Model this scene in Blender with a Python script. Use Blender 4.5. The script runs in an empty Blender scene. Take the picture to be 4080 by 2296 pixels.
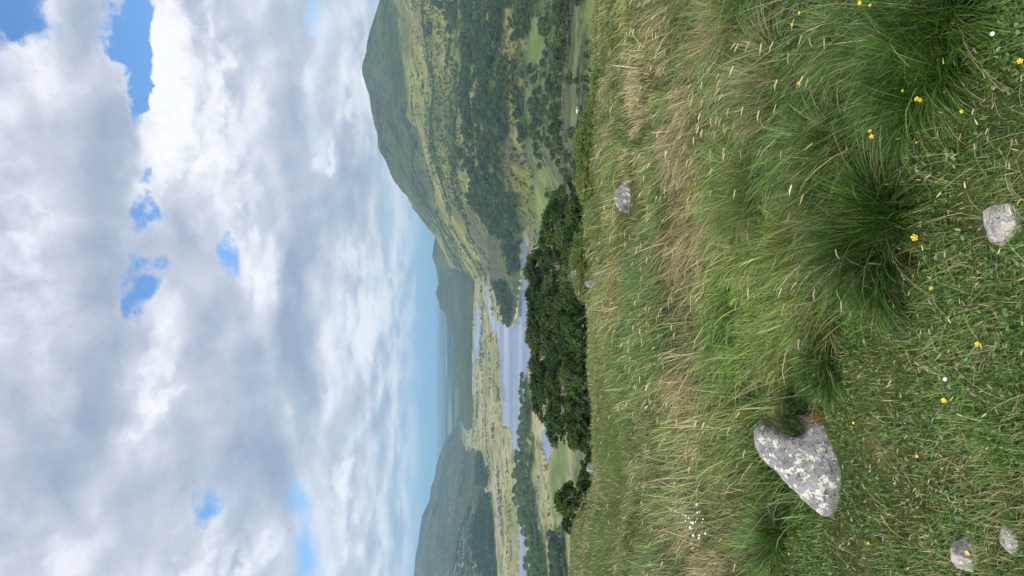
import bpy, math, random
import numpy as np
from math import radians as R
rng = np.random.default_rng(7)
random.seed(7)
SC = bpy.context.scene
COL = SC.collection

# ------------------------------------------------------------------ camera
# the photograph was taken upright and stored lying on its side: the camera is rolled by 90 degrees
F_PX = 2968.0
PITCH = R(6.1)
CAM_Z = 1.6
cp, sp = math.cos(PITCH), math.sin(PITCH)
from mathutils import Matrix, Vector
cam_d = bpy.data.cameras.new('camera')
cam = bpy.data.objects.new('camera', cam_d)
COL.objects.link(cam)
cam_d.sensor_fit = 'HORIZONTAL'
cam_d.sensor_width = 36.0
cam_d.lens = 36.0 * F_PX / 4080.0
cam_d.clip_start = 0.05
cam_d.clip_end = 200000
U_ = Vector((0, sp, cp)); R_ = Vector((1, 0, 0)); B_ = Vector((0, -cp, sp))
m = Matrix((( -U_.x, R_.x, B_.x, 0), (-U_.y, R_.y, B_.y, 0), (-U_.z, R_.z, B_.z, CAM_Z), (0, 0, 0, 1)))
cam.matrix_world = m
SC.camera = cam

# ------------------------------------------------------------------ render + exposure
SC.render.engine = 'CYCLES'
SC.view_settings.view_transform = 'Standard'
SC.view_settings.look = 'None'
SC.view_settings.gamma = 1.0
SC.view_settings.exposure = 1.45
SC.view_settings.use_curve_mapping = False
cy = SC.cycles
cy.use_denoising = True
try:
    cy.denoiser = 'OPENIMAGEDENOISE'
    cy.denoising_input_passes = 'RGB_ALBEDO_NORMAL'
    cy.denoising_prefilter = 'ACCURATE'
except Exception:
    pass
cy.max_bounces = 5; cy.diffuse_bounces = 3; cy.glossy_bounces = 2
cy.transmission_bounces = 3; cy.transparent_max_bounces = 4; cy.volume_bounces = 1
cy.caustics_reflective = False; cy.caustics_refractive = False
cy.use_adaptive_sampling = True; cy.adaptive_threshold = 0.015

# ------------------------------------------------------------------ node helpers
class NT:
    def __init__(s, tree):
        s.t = tree; s.n = tree.nodes; s.l = tree.links
    def put(s, sock, v):
        if v is None: return
        if hasattr(v, 'is_output') or isinstance(v, bpy.types.NodeSocket):
            s.l.new(v, sock)
        else:
            if isinstance(v, (int, float)):
                try: sock.default_value = v
                except Exception: sock.default_value = (v,) * len(sock.default_value)
            else:
                v = tuple(v)
                n = len(sock.default_value)
                sock.default_value = (v + (1.0,) * n)[:n]
    def math(s, op, a, b=None, c=None, clamp=False):
        n = s.n.new('ShaderNodeMath'); n.operation = op; n.use_clamp = clamp
        for i, v in enumerate((a, b, c)): s.put(n.inputs[i], v)
        return n.outputs[0]
    def vec(s, op, a, b=None, c=None, out=0):
        n = s.n.new('ShaderNodeVectorMath'); n.operation = op
        for i, v in enumerate((a, b, c)): s.put(n.inputs[i], v)
        return n.outputs['Value'] if out else n.outputs[0]
    def noise(s, v, scale, detail=4, rough=0.5, dist=0.0, lac=2.0, col=False, dim='3D'):
        n = s.n.new('ShaderNodeTexNoise'); n.noise_dimensions = dim
        s.put(n.inputs['Vector'], v); s.put(n.inputs['Scale'], scale); s.put(n.inputs['Detail'], detail)
        s.put(n.inputs['Roughness'], rough); s.put(n.inputs['Distortion'], dist); s.put(n.inputs['Lacunarity'], lac)
        return n.outputs['Color'] if col else n.outputs[0]
    def voro(s, v, scale, feature='F1', out='Distance', rnd=1.0):
        n = s.n.new('ShaderNodeTexVoronoi'); n.feature = feature
        s.put(n.inputs['Vector'], v); s.put(n.inputs['Scale'], scale); s.put(n.inputs['Randomness'], rnd)
        return n.outputs[out]
    def mix(s, f, a, b, blend='MIX'):
        n = s.n.new('ShaderNodeMix'); n.data_type = 'RGBA'; n.blend_type = blend; n.clamp_factor = True
        s.put(n.inputs[0], f); s.put(n.inputs[6], a); s.put(n.inputs[7], b)
        return n.outputs[2]
    def ss(s, x, lo, hi, a=0.0, b=1.0):
        n = s.n.new('ShaderNodeMapRange'); n.interpolation_type = 'SMOOTHSTEP'
        s.put(n.inputs['Value'], x); s.put(n.inputs['From Min'], lo); s.put(n.inputs['From Max'], hi)
        s.put(n.inputs['To Min'], a); s.put(n.inputs['To Max'], b)
        return n.outputs[0]
    def lin(s, x, lo, hi, a=0.0, b=1.0):
        n = s.n.new('ShaderNodeMapRange'); n.interpolation_type = 'LINEAR'
        s.put(n.inputs['Value'], x); s.put(n.inputs['From Min'], lo); s.put(n.inputs['From Max'], hi)
        s.put(n.inputs['To Min'], a); s.put(n.inputs['To Max'], b)
        return n.outputs[0]
    def ramp(s, f, stops):
        n = s.n.new('ShaderNodeValToRGB'); s.put(n.inputs[0], f)
        e = n.color_ramp.elements
        while len(e) < len(stops): e.new(0.5)
        for i, (p, c) in enumerate(stops):
            e[i].position = p; e[i].color = (tuple(c) + (1,))[:4]
        return n.outputs[0]
    def comb(s, x, y, z):
        n = s.n.new('ShaderNodeCombineXYZ')
        for i, v in enumerate((x, y, z)): s.put(n.inputs[i], v)
        return n.outputs[0]
    def sep(s, v):
        n = s.n.new('ShaderNodeSeparateXYZ'); s.put(n.inputs[0], v)
        return n.outputs
    def pos(s):
        return s.n.new('ShaderNodeNewGeometry').outputs['Position']
    def attr(s, name, out='Fac'):
        n = s.n.new('ShaderNodeAttribute'); n.attribute_name = name
        return n.outputs[out]

# ------------------------------------------------------------------ photograph geometry -> directions
def ray(x, y):
    """direction through photograph pixel (x, y) (4080 x 2296, lying on its side)"""
    dx = (1148.0 - np.asarray(y, float)) / F_PX
    dy = (np.asarray(x, float) - 2040.0) / F_PX
    return dx, cp - dy * sp, -sp - dy * cp
def az_of(x, y):
    a, b, c = ray(x, y); return np.arctan2(a, b)
def tan_el(x, y):
    a, b, c = ray(x, y); return c / np.hypot(a, b)
def proj(px, py, pz):
    """world -> photograph pixel"""
    px = np.asarray(px, float); py = np.asarray(py, float); pz = np.asarray(pz, float) - CAM_Z
    dep = py * cp - pz * sp
    up = py * sp + pz * cp
    dep = np.where(dep > 1e-3, dep, 1e-3)
    return 2040.0 - F_PX * up / dep, 1148.0 - F_PX * px / dep

# ------------------------------------------------------------------ sun + sky
SUN_EL, SUN_AZ = R(44), R(228)          # behind the viewer, to the left (azimuth clockwise from +Y)
sd = Vector((math.sin(SUN_AZ) * math.cos(SUN_EL), math.cos(SUN_AZ) * math.cos(SUN_EL), math.sin(SUN_EL)))
sun_d = bpy.data.lights.new('sun', 'SUN')
sun_d.energy = 1.5
sun_d.angle = R(10)
sun_d.color = (1.0, 0.95, 0.86)
sun = bpy.data.objects.new('sun', sun_d); COL.objects.link(sun)
sun.rotation_euler = (-sd).to_track_quat('-Z', 'Y').to_euler()
sun.location = (0, 0, 2000)

world = bpy.data.worlds.new('World'); SC.world = world; world.use_nodes = True
wt = NT(world.node_tree); wt.n.clear()
out = wt.n.new('ShaderNodeOutputWorld')
bg = wt.n.new('ShaderNodeBackground')
sky = wt.n.new('ShaderNodeTexSky'); sky.sky_type = 'NISHITA'; sky.sun_disc = False
sky.sun_elevation = SUN_EL; sky.sun_rotation = SUN_AZ
sky.air_density = 1.0; sky.dust_density = 0.6; sky.ozone_density = 2.0; sky.altitude = 150

# cloud banks of this sky: (disp_x, disp_y, half_x, half_y, weight) read off the photograph at 2576 px width;
# turned into azimuth / elevation below.  + = cloud, - = blue gap
def azel(X, Y):
    x, y = X * 4080 / 2576, Y * 4080 / 2576
    return math.degrees(float(az_of(x, y))), math.degrees(math.atan(float(tan_el(x, y))))
def half(v):
    return math.degrees(v * 4080 / 2576 / F_PX)
BANKS = [
 (30, 40, 95, 150, -2.7), (80, 175, 50, 60, 1.0), (150, 300, 150, 420, 1.0), (120, 700, 200, 350, 0.9),
 (338, 30, 50, 110, -2.2), (344, 150, 42, 100, -2.1), (362, 268, 42, 60, -2.1), (322, 340, 26, 60, -1.0), (366, 462, 40, 56, -2.1),
 (375, 555, 46, 56, -2.5), (366, 712, 46, 46, -2.1), (340, 795, 36, 46, -1.8), (340, 640, 20, 40, -0.4),
 (570, 632, 46, 66, -2.0), (530, 1268, 62, 66, -2.0), (525, 180, 160, 260, 1.1), (450, 420, 100, 120, 0.8),
 (660, 640, 90, 160, 0.8), (520, 480, 130, 90, 0.5), (440, 960, 200, 170, 0.9), (600, 1000, 200, 200, 0.7), (560, 1400, 120, 100, 1.0),
 (775, 350, 22, 60, -0.85), (800, 60, 26, 70, -0.6), (760, 1340, 60, 150, -0.85), (790, 560, 18, 160, -0.3), (250, 1250, 220, 220, 0.8),
]
# tone of the clouds: + = brighter (sunlit heads), - = greyer (flat bases)
TONES = [
 (95, 165, 60, 60, 0.55), (200, 250, 100, 300, -0.25), (290, 560, 70, 300, -0.62), (40, 620, 90, 260, 0.30), (250, 1000, 70, 160, -0.25),
 (430, 110, 90, 130, 0.95), (440, 300, 90, 130, 0.9), (430, 420, 70, 80, 0.55), (560, 260, 110, 200, 0.38), (690, 200, 60, 300, -0.42), (500, 620, 80, 60, -0.25),
 (630, 600, 50, 90, 0.55), (670, 720, 60, 70, 0.42), (760, 600, 46, 300, -0.62), (720, 1000, 60, 230, -0.62), (600, 880, 110, 120, -0.30), (440, 740, 80, 60, -0.18),
 (385, 950, 50, 130, 0.78), (340, 1080, 40, 90, 0.35), (140, 970, 60, 90, 0.42), (560, 1140, 140, 140, -0.55), (280, 1200, 130, 160, -0.45), (90, 1180, 60, 140, -0.2),
 (540, 1400, 90, 90, 0.72), (640, 1380, 40, 90, 0.1), (700, 1060, 30, 60, 0.6), (810, 392, 20, 26, 1.3), (780, 225, 26, 40, 0.5), (890, 640, 30, 70, 0.75),
 (915, 820, 36, 60, 0.95), (885, 1180, 26, 66, 0.9), (900, 1340, 26, 46, 0.9), (905, 250, 22, 90, 0.6), (825, 900, 34, 180, 0.38), (870, 520, 24, 120, -0.4),
 (850, 330, 24, 120, -0.35), (975, 950, 16, 26, 0.5), (50, 1430, 90, 90, 0.4), (880, 980, 24, 120, -0.3), (640, 1180, 70, 90, -0.25), (840, 1100, 24, 70, -0.15), (955, 300, 16, 200, 0.2),
]
def blob_group(name, blobs, squash=1.0):
    g = bpy.data.node_groups.new(name, 'ShaderNodeTree')
    g.interface.new_socket('P', in_out='INPUT', socket_type='NodeSocketVector')
    g.interface.new_socket('D', in_out='OUTPUT', socket_type='NodeSocketFloat')
    t = NT(g)
    gi = g.nodes.new('NodeGroupInput'); go = g.nodes.new('NodeGroupOutput')
    acc = 0.0
    for X, Y, hx, hy, w in blobs:
        a, e = azel(X, Y)
        ia, ie = 1 / half(hy), 1 / half(hx)
        d = t.vec('MULTIPLY_ADD', gi.outputs[0], (ia, ie, 0), (-a * ia, -e * ie, 0))
        d2 = t.vec('DOT_PRODUCT', d, d, out=1)
        acc = t.math('MULTIPLY_ADD', t.math('POWER', 0.42, d2), w, acc)
    t.put(go.inputs[0], acc)
    return g
tc = wt.n.new('ShaderNodeTexCoord').outputs['Generated']
dx_, dy_, dz_ = wt.sep(tc)
az = wt.math('MULTIPLY', wt.math('ARCTAN2', dx_, dy_), 57.29578)
el = wt.math('MULTIPLY', wt.math('ARCSINE', dz_), 57.29578)
P0 = wt.comb(az, el, 0)
# clouds get thinner and flatter toward the horizon: coordinates on a cloud ceiling
zc = wt.math('ADD', wt.math('MAXIMUM', dz_, 0.0), 0.11)
Q = wt.comb(wt.math('DIVIDE', dx_, zc), wt.math('DIVIDE', dy_, zc), 0)
warpn = wt.vec('SUBTRACT', wt.noise(wt.comb(wt.math('ADD', az, 37.0), wt.math('MULTIPLY', el, 1.5), 0), 0.13, 5, 0.52, col=True, dim='2D'), (0.5, 0.5, 0.5))
warp2 = wt.vec('SUBTRACT', wt.noise(wt.comb(wt.math('ADD', az, 91.0), wt.math('MULTIPLY', el, 1.4), 0), 0.55, 5, 0.6, col=True, dim='2D'), (0.5, 0.5, 0.5))
P = wt.vec('ADD', wt.vec('ADD', P0, wt.vec('MULTIPLY', warpn, (6.0, 3.6, 0))), wt.vec('MULTIPLY', warp2, (2.6, 2.0, 0)))
gb = blob_group('cloud_banks', BANKS); gt = blob_group('cloud_tones', TONES)
def use(g, v):
    n = wt.n.new('ShaderNodeGroup'); n.node_tree = g; wt.put(n.inputs[0], v); return n.outputs[0]
NE = wt.math('MULTIPLY', wt.math('LOGARITHM', wt.math('ADD', wt.math('MAXIMUM', el, -3.0), 5.0), 2.718282), 30.0)
NP = wt.comb(az, NE, 0.0)
def billow(v):
    return wt.noise(v, 0.075, 3.0, 0.45, 0.25, dim='2D')
nA = billow(NP)
nB = billow(wt.vec('ADD', NP, (0.8, 2.2, 0)))          # the same clouds a little nearer the sun
fine = wt.noise(wt.vec('ADD', NP, wt.vec('MULTIPLY', warpn, (3, 3, 0))), 0.30, 6, 0.55, dim='2D')
def puffs(v, sc):
    n = wt.n.new('ShaderNodeTexVoronoi'); n.feature = 'SMOOTH_F1'; n.voronoi_dimensions = '2D'
    n.inputs['Detail'].default_value = 2.0; n.inputs['Roughness'].default_value = 0.55; n.normalize = True
    wt.put(n.inputs['Vector'], v); n.inputs['Scale'].default_value = sc; n.inputs['Smoothness'].default_value = 0.35
    return n.outputs['Distance']
PW = wt.vec('ADD', NP, wt.vec('MULTIPLY', warp2, (3.0, 3.0, 0)))
pufA = puffs(PW, 0.24)
pufB = puffs(wt.vec('ADD', PW, (0.35, 1.0, 0)), 0.24)
bank = use(gb, P)
dens = wt.math('ADD', wt.math('ADD', bank, wt.math('MULTIPLY', wt.math('SUBTRACT', nA, 0.46), 1.8)), 0.62)
dens = wt.math('MULTIPLY_ADD', wt.math('SUBTRACT', fine, 0.5), 1.3, dens)
dens = wt.math('MULTIPLY_ADD', wt.math('SUBTRACT', 0.40, pufA), 0.9, dens)
tone = use(gt, P)
soft = wt.ss(tone, 0.0, 0.6, 0.62, 0.22)
alpha = wt.ss(dens, wt.math('MULTIPLY', soft, -0.8), soft)
light = wt.math('MULTIPLY', wt.math('SUBTRACT', nA, nB), 1.5)
head = wt.ss(tone, 0.0, 0.6, 0.25, 1.0)                     # only the sunlit heads show their billows
light = wt.math('MULTIPLY_ADD', wt.math('MULTIPLY', wt.math('SUBTRACT', pufB, pufA), head), 1.5, light)
edge = wt.ss(dens, 0.0, 1.0, 0.14, 0.0)                    # thin cloud lets more light through
t1 = wt.math('MULTIPLY_ADD', tone, 0.46, 0.49)
t1 = wt.math('ADD', t1, light)
t1 = wt.math('ADD', t1, wt.math('MULTIPLY', wt.ss(el, 0.5, 9.0, 1.0, 0.0), wt.math('MULTIPLY_ADD', wt.math('SUBTRACT', fine, 0.5), 1.9, 0.16)))   # sunlit far heads stand out between grey bases
t1 = wt.math('ADD', t1, edge)
t1 = wt.math('MULTIPLY_ADD', wt.math('SUBTRACT', fine, 0.5), 0.34, t1)
ccol = wt.ramp(t1, [(0.0, (0.33, 0.40, 0.53)), (0.25, (0.44, 0.50, 0.62)), (0.50, (0.60, 0.63, 0.73)), (0.75, (0.83, 0.85, 0.92)), (1.0, (0.99, 0.99, 1.0))])
low = wt.ss(el, -0.5, 3.0, 0.20, 0.0)                      # far clouds pale and bluish with distance
ccol = wt.mix(low, ccol, (0.60, 0.73, 0.83))
ccol = wt.vec('MULTIPLY', ccol, (0.385, 0.385, 0.385))
blue = wt.vec('MULTIPLY', sky.outputs[0], (0.041, 0.057, 0.071))
wt.put(bg.inputs[0], wt.mix(alpha, blue, ccol))
bg.inputs[1].default_value = 1.0
wt.l.new(bg.outputs[0], out.inputs[0])
world.cycles.sampling_method = 'MANUAL'; world.cycles.sample_map_resolution = 1024

# ------------------------------------------------------------------ mesh + naming helpers
def fbm(x, y, scale, octaves=4, seed=0, gain=0.5):
    """value noise in about -1..1"""
    x = np.asarray(x, float) / scale; y = np.asarray(y, float) / scale
    tot = np.zeros(np.broadcast(x, y).shape); amp = 1.0; norm = 0.0
    for o in range(octaves):
        xi = np.floor(x).astype(np.int64); yi = np.floor(y).astype(np.int64)
        fx = x - xi; fy = y - yi
        fx = fx * fx * fx * (fx * (fx * 6 - 15) + 10); fy = fy * fy * fy * (fy * (fy * 6 - 15) + 10)
        def h(a, b):
            n = (a * 374761393 + b * 668265263 + (seed + o * 17) * 982451653) & 0x7fffffff
            n = ((n ^ (n >> 13)) * 1274126177) & 0x7fffffff
            return ((n ^ (n >> 16)) & 0xffff) / 32767.5 - 1.0
        v = (h(xi, yi) * (1 - fx) + h(xi + 1, yi) * fx) * (1 - fy) + (h(xi, yi + 1) * (1 - fx) + h(xi + 1, yi + 1) * fx) * fy
        tot += amp * v; norm += amp; amp *= gain
        x = x * 2.03 + 11.3; y = y * 2.03 + 5.7
    return tot / norm
def sstep(x, a, b):
    t = np.clip((np.asarray(x, float) - a) / (b - a), 0, 1); return t * t * (3 - 2 * t)
def mesh_np(name, verts, tris=None, quads=None, smooth=True):
    me = bpy.data.meshes.new(name)
    verts = np.asarray(verts, np.float32).reshape(-1, 3)
    parts = []; tot = []
    if quads is not None and len(quads): parts.append(np.asarray(quads, np.int32).ravel()); tot.append(np.full(len(quads), 4, np.int32))
    if tris is not None and len(tris): parts.append(np.asarray(tris, np.int32).ravel()); tot.append(np.full(len(tris), 3, np.int32))
    loops = np.concatenate(parts); tot = np.concatenate(tot)
    me.vertices.add(len(verts)); me.vertices.foreach_set('co', verts.ravel())
    me.loops.add(len(loops)); me.loops.foreach_set('vertex_index', loops)
    me.polygons.add(len(tot))
    start = np.concatenate(([0], np.cumsum(tot)[:-1])).astype(np.int32)
    me.polygons.foreach_set('loop_start', start)
    if smooth: me.polygons.foreach_set('use_smooth', np.ones(len(tot), bool))
    me.update(calc_edges=True)
    return me
def fattr(me, name, arr):
    a = me.attributes.new(name, 'FLOAT', 'POINT'); a.data.foreach_set('value', np.asarray(arr, np.float32).ravel())
def cattr(me, name, arr):
    arr = np.asarray(arr, np.float32)
    if arr.shape[1] == 3: arr = np.concatenate([arr, np.ones((len(arr), 1), np.float32)], 1)
    a = me.attributes.new(name, 'FLOAT_COLOR', 'POINT'); a.data.foreach_set('color', arr.ravel())
def obj(name, me, mat=None, parent=None, loc=None, label=None, cat=None, group=None, kind=None):
    o = bpy.data.objects.new(name, me); COL.objects.link(o)
    if mat is not None and me is not None and not me.materials: me.materials.append(mat)
    if parent is not None: o.parent = parent
    if loc is not None: o.location = loc
    tag(o, label, cat, group, kind)
    return o
def tag(o, label=None, cat=None, group=None, kind=None):
    if label: o['label'] = label
    if cat: o['category'] = cat
    if group: o['group'] = group
    if kind: o['kind'] = kind
def material(name):
    mt = bpy.data.materials.new(name); mt.use_nodes = True
    t = NT(mt.node_tree)
    b = mt.node_tree.nodes['Principled BSDF']
    b.inputs['Roughness'].default_value = 0.85
    b.inputs['Specular IOR Level'].default_value = 0.2
    return mt, t, b
def bump(t, b, h, strength=0.4, dist=1.0):
    n = t.n.new('ShaderNodeBump'); t.put(n.inputs['Height'], h); t.put(n.inputs['Strength'], strength); t.put(n.inputs['Distance'], dist)
    t.l.new(n.outputs[0], b.inputs['Normal'])
def in_poly(px, py, poly):
    px = np.asarray(px); py = np.asarray(py); ins = np.zeros(px.shape, bool); n = len(poly)
    for i in range(n):
        x1, y1 = poly[i]; x2, y2 = poly[(i + 1) % n]
        if y1 == y2: continue
        c = ((y1 > py) != (y2 > py)) & (px < (x2 - x1) * (py - y1) / (y2 - y1) + x1)
        ins ^= c
    return ins

# ------------------------------------------------------------------ the lie of the land
LAKE_Z = -140.0
# --- near hillside: crest line seen against the valley, (photo y, photo x) and its distance
CREST = np.array([(-900, 2366), (0, 2386), (280, 2380), (334, 2362), (440, 2349), (556, 2336), (680, 2330), (820, 2340), (1163, 2340), (1303, 2345),
                  (1438, 2350), (1583, 2370), (1727, 2376), (1900, 2370), (2000, 2345), (2074, 2300), (2125, 2282), (2296, 2274), (3200, 2270)], float)
CREST_D = np.array([(-900, 17), (0, 16), (500, 17), (1000, 18), (1500, 19), (1750, 21), (2000, 28), (2120, 33), (3200, 34)], float)
_caz = az_of(2320.0, CREST[:, 0])[::-1]; _cte = tan_el(CREST[:, 1], CREST[:, 0])[::-1]
_cdz = az_of(2320.0, CREST_D[:, 0])[::-1]; _cd = CREST_D[:, 1][::-1]
MOUNDS = [(-900, 0, 0, 0)]
def hill_z(x, y):
    """the grassy hillside under the viewer"""
    x = np.asarray(x, float); y = np.asarray(y, float)
    r = np.hypot(x, y); a = np.arctan2(x, y)
    te = np.interp(a, _caz, _cte); rc = np.interp(a, _cdz, _cd)
    drop = CAM_Z + rc * te                                   # height of the crest (negative)
    n = np.clip(te * rc / drop, 1.05, 4.0)
    t = r / rc
    z = drop * np.where(t < 1.6, t ** n, 1.6 ** n + n * 1.6 ** (n - 1) * (t - 1.6))
    fwd = sstep(np.cos(a), -0.2, 0.3)
    z = z * fwd + (1 - fwd) * (0.06 * r)
    w = np.clip(r / 8, 0.25, 1.0)
    z = z + 0.05 * w * fbm(x, y, 1.3, 3, 3) * sstep(r, 0.5, 3) + 0.18 * np.clip(r / 12, 0, 1) * fbm(x, y, 3.6, 2, 5) + 0.12 * np.clip(r / 5 - 0.5, 0, 1) * fbm(x, y, 0.95, 2, 6)
    # the knoll with outcropping rock on the crest
    z = z + 0.50 * np.exp(-(((x - 0.50) / 0.42) ** 2 + ((y - 13.4) / 0.7) ** 2) ** 1.3) + 0.36 * np.exp(-(((x + 0.0) / 0.24) ** 2 + ((y - 13.4) / 0.6) ** 2))
    return z
# --- large land forms given as profiles: photo column y -> list of (photo x, distance or height)
AZ_X = 1900.0
def form(cols, ridge=None, back=0.35):
    """cols: {y: [(x, d), ...]} near to far, same count; d > 0 a distance, d < 0 a height"""
    ys = np.array(sorted(cols)); K = len(cols[ys[0]])
    X = np.array([[cols[y][k][0] for k in range(K)] for y in ys], float)
    D = np.zeros_like(X)
    for i, y in enumerate(ys):
        for k in range(K):
            v = cols[y][k][1]
            D[i, k] = v if v > 0 else (v - CAM_Z) / tan_el(X[i, k], y)
    def f(yc, r):
        """yc 1-D photo columns, r 1-D distances -> z[len(yc), len(r)]"""
        xi = np.stack([np.interp(yc, ys, X[:, k]) for k in range(K)], 1)
        di = np.stack([np.interp(yc, ys, D[:, k]) for k in range(K)], 1)
        if ridge is not None: xi[:, -1] = np.interp(yc, ridge[:, 0], ridge[:, 1])
        zi = CAM_Z + di * tan_el(xi, yc[:, None])
        z = np.empty((len(yc), len(r)))
        for i in range(len(yc)):
            d = di[i]; zz = zi[i]
            front = (d[0], zz[0])
            dd = np.concatenate(([d[0] - 1 - 0.25 * d[0]], d, [d[-1] * 1.25, d[-1] * 2.2]))
            zb = np.concatenate(([zz[0] - 0.10 * d[0]], zz, [zz[-1] - back * d[-1] * 0.25, -260]))
            z[i] = np.interp(r, dd, zb)
        return z
    return f
MT = form({
 -1600: [(2060, 830), (1950, 1100), (1850, 1400), (1750, 1750), (1680, 2200), (1640, 2600), (1620, 3100), (1600, 3800)],
 -600: [(2060, 830), (1950, 1100), (1850, 1400), (1750, 1750), (1650, 2200), (1590, 2600), (1580, 3100), (1560, 3800)],
 0: [(2060, 830), (1950, 1100), (1850, 1400), (1750, 1750), (1650, 2150), (1572, 2500), (1605, 2900), (1528, 3800)],
 170: [(2060, 830), (1950, 1100), (1850, 1400), (1755, 1750), (1660, 2150), (1600, 2450), (1640, 2850), (1475, 3900)],
 330: [(2060, 830), (1950, 1100), (1850, 1400), (1760, 1800), (1690, 2150), (1630, 2450), (1650, 2850), (1455, 4000)],
 470: [(2060, 840), (1960, 1050), (1870, 1330), (1780, 1700), (1710, 2000), (1650, 2350), (1620, 2900), (1475, 3950)],
 540: [(2060, 845), (1970, 1020), (1880, 1290), (1790, 1650), (1730, 1950), (1690, 2200), (1710, 2650), (1490, 3900)],
 660: [(2060, 860), (1980, 1010), (1895, 1260), (1810, 1600), (1755, 1950), (1720, 2200), (1742, 2700), (1530, 3850)],
 800: [(2065, 960), (1990, 1120), (1910, 1350), (1835, 1700), (1785, 2050), (1742, 2400), (1756, 2800), (1625, 3700)],
 880: [(2074, 1060), (2005, 1200), (1930, 1420), (1860, 1720), (1805, 2150), (1765, 2600), (1765, 3000), (1690, 3650)],
 950: [(2082, -140), (2020, 1300), (1950, 1480), (1880, 1750), (1830, 2200), (1800, 2700), (1775, 3100), (1730, 3600)],
 1100: [(2050, -150), (1990, -150), (1960, 1800), (1920, 2100), (1895, 2400), (1870, 2700), (1850, 3100), (1815, 3600)],
 1230: [(2050, -160), (1990, -160), (1960, -160), (1930, -160), (1915, -160), (1900, -160), (1890, -160), (1880, -160)],
}, np.array([(-1600, 1640), (-600, 1575), (-200, 1550), (0, 1528), (47, 1513), (95, 1497), (158, 1478), (237, 1460), (293, 1448), (340, 1460), (380, 1470), (443, 1473), (522, 1492), (594, 1505),
 (633, 1521), (697, 1552), (744, 1584), (792, 1624), (840, 1663), (887, 1695), (927, 1719), (950, 1732), (1040, 1770), (1100, 1815), (1230, 1890)], float))
H2 = form({
 500: [(1905, -150), (1870, 2700), (1820, 3300), (1760, 4500)],
 900: [(1905, -141), (1865, 2700), (1810, 3300), (1730, 4500)],
 1100: [(1903, -141), (1880, 2600), (1825, 3200), (1745, 4500)],
 1250: [(1893, -141), (1880, 2650), (1835, 3200), (1770, 4000)],
 1400: [(1888, -141), (1872, 2720), (1848, 3000), (1820, 3300)],
 1660: [(1890, -141), (1872, 2720), (1850, 3000), (1830, 3300)],
 1800: [(1905, -150), (1900, -150), (1890, -160), (1880, -160)],
}, np.array([(500, 1760), (944, 1735), (985, 1727), (1023, 1725), (1078, 1741), (1120, 1745), (1182, 1744), (1224, 1748), (1265, 1780), (1331, 1805), (1380, 1820), (1471, 1817), (1562, 1828), (1669, 1832), (1720, 1856), (1760, 1890), (1800, 1900)], float))
LH = form({
 1560: [(1905, -170), (1890, -170), (1870, -180), (1860, -180), (1850, -180)],
 1650: [(1904, -141), (1892, 2600), (1875, 3200), (1855, 4000), (1845, 4600)],
 1850: [(1912, -141), (1885, 2600), (1850, 3200), (1800, 4000), (1741, 4800)],
 2000: [(1955, -141), (1915, 2050), (1885, 2450), (1800, 3600), (1710, 5000)],
 2296: [(1980, -141), (1900, 2000), (1835, 2400), (1775, 3400), (1648, 5000)],
 3400: [(1980, -141), (1880, 2000), (1800, 2400), (1720, 3400), (1560, 5000)],
}, np.array([(1560, 1900), (1640, 1862), (1669, 1838), (1710, 1809), (1760, 1772), (1842, 1743), (1900, 1734), (1941, 1717), (1991, 1710), (2049, 1681), (2110, 1672), (2172, 1665), (2230, 1655), (2296, 1648), (2700, 1610), (3400, 1580)], float))
PM = form({
 560: [(2085, -142), (2050, -141), (2010, -140), (1980, -140)],
 760: [(2084, -139), (2045, -124), (1990, -112), (1930, -104)],
 1000: [(2080, -139), (2040, -128), (1985, -113), (1935, -103)],
 1100: [(2078, -139), (2040, -130), (1990, -119), (1948, -113)],
 1150: [(2072, -139), (2040, -132), (2005, -126), (1972, -122)],
 1200: [(2066, -139), (2040, -134), (2012, -131), (1985, -131)],
 1262: [(2058, -139), (2045, -136), (2030, -135), (2008, -138)],
 1300: [(2050, -146), (2045, -146), (2030, -146), (2010, -146)],
 1360: [(2050, -190), (2045, -190), (2030, -190), (2010, -190)],
 3400: [(2050, -260), (2045, -260), (2030, -260), (2010, -260)],
 -1600: [(2085, -260), (2050, -260), (2010, -260), (1980, -260)],
})
VB = {}   # valley floor: distance -> height, on the right (photo y < 600) and in the middle and left
_vd = np.array([20, 60, 110, 150, 220, 300, 450, 620, 830, 1000, 1300, 4500, 40000.0])
_vr = np.array([-3, -17, -38, -46, -53, -59, -74, -90.5, -96, -112, -139, -139, -132.0])
_vl = np.array([-3, -11.2, -22, -37, -72, -104, -126, -134, -138.4, -138.6, -138.6, -139, -132.0])
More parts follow.
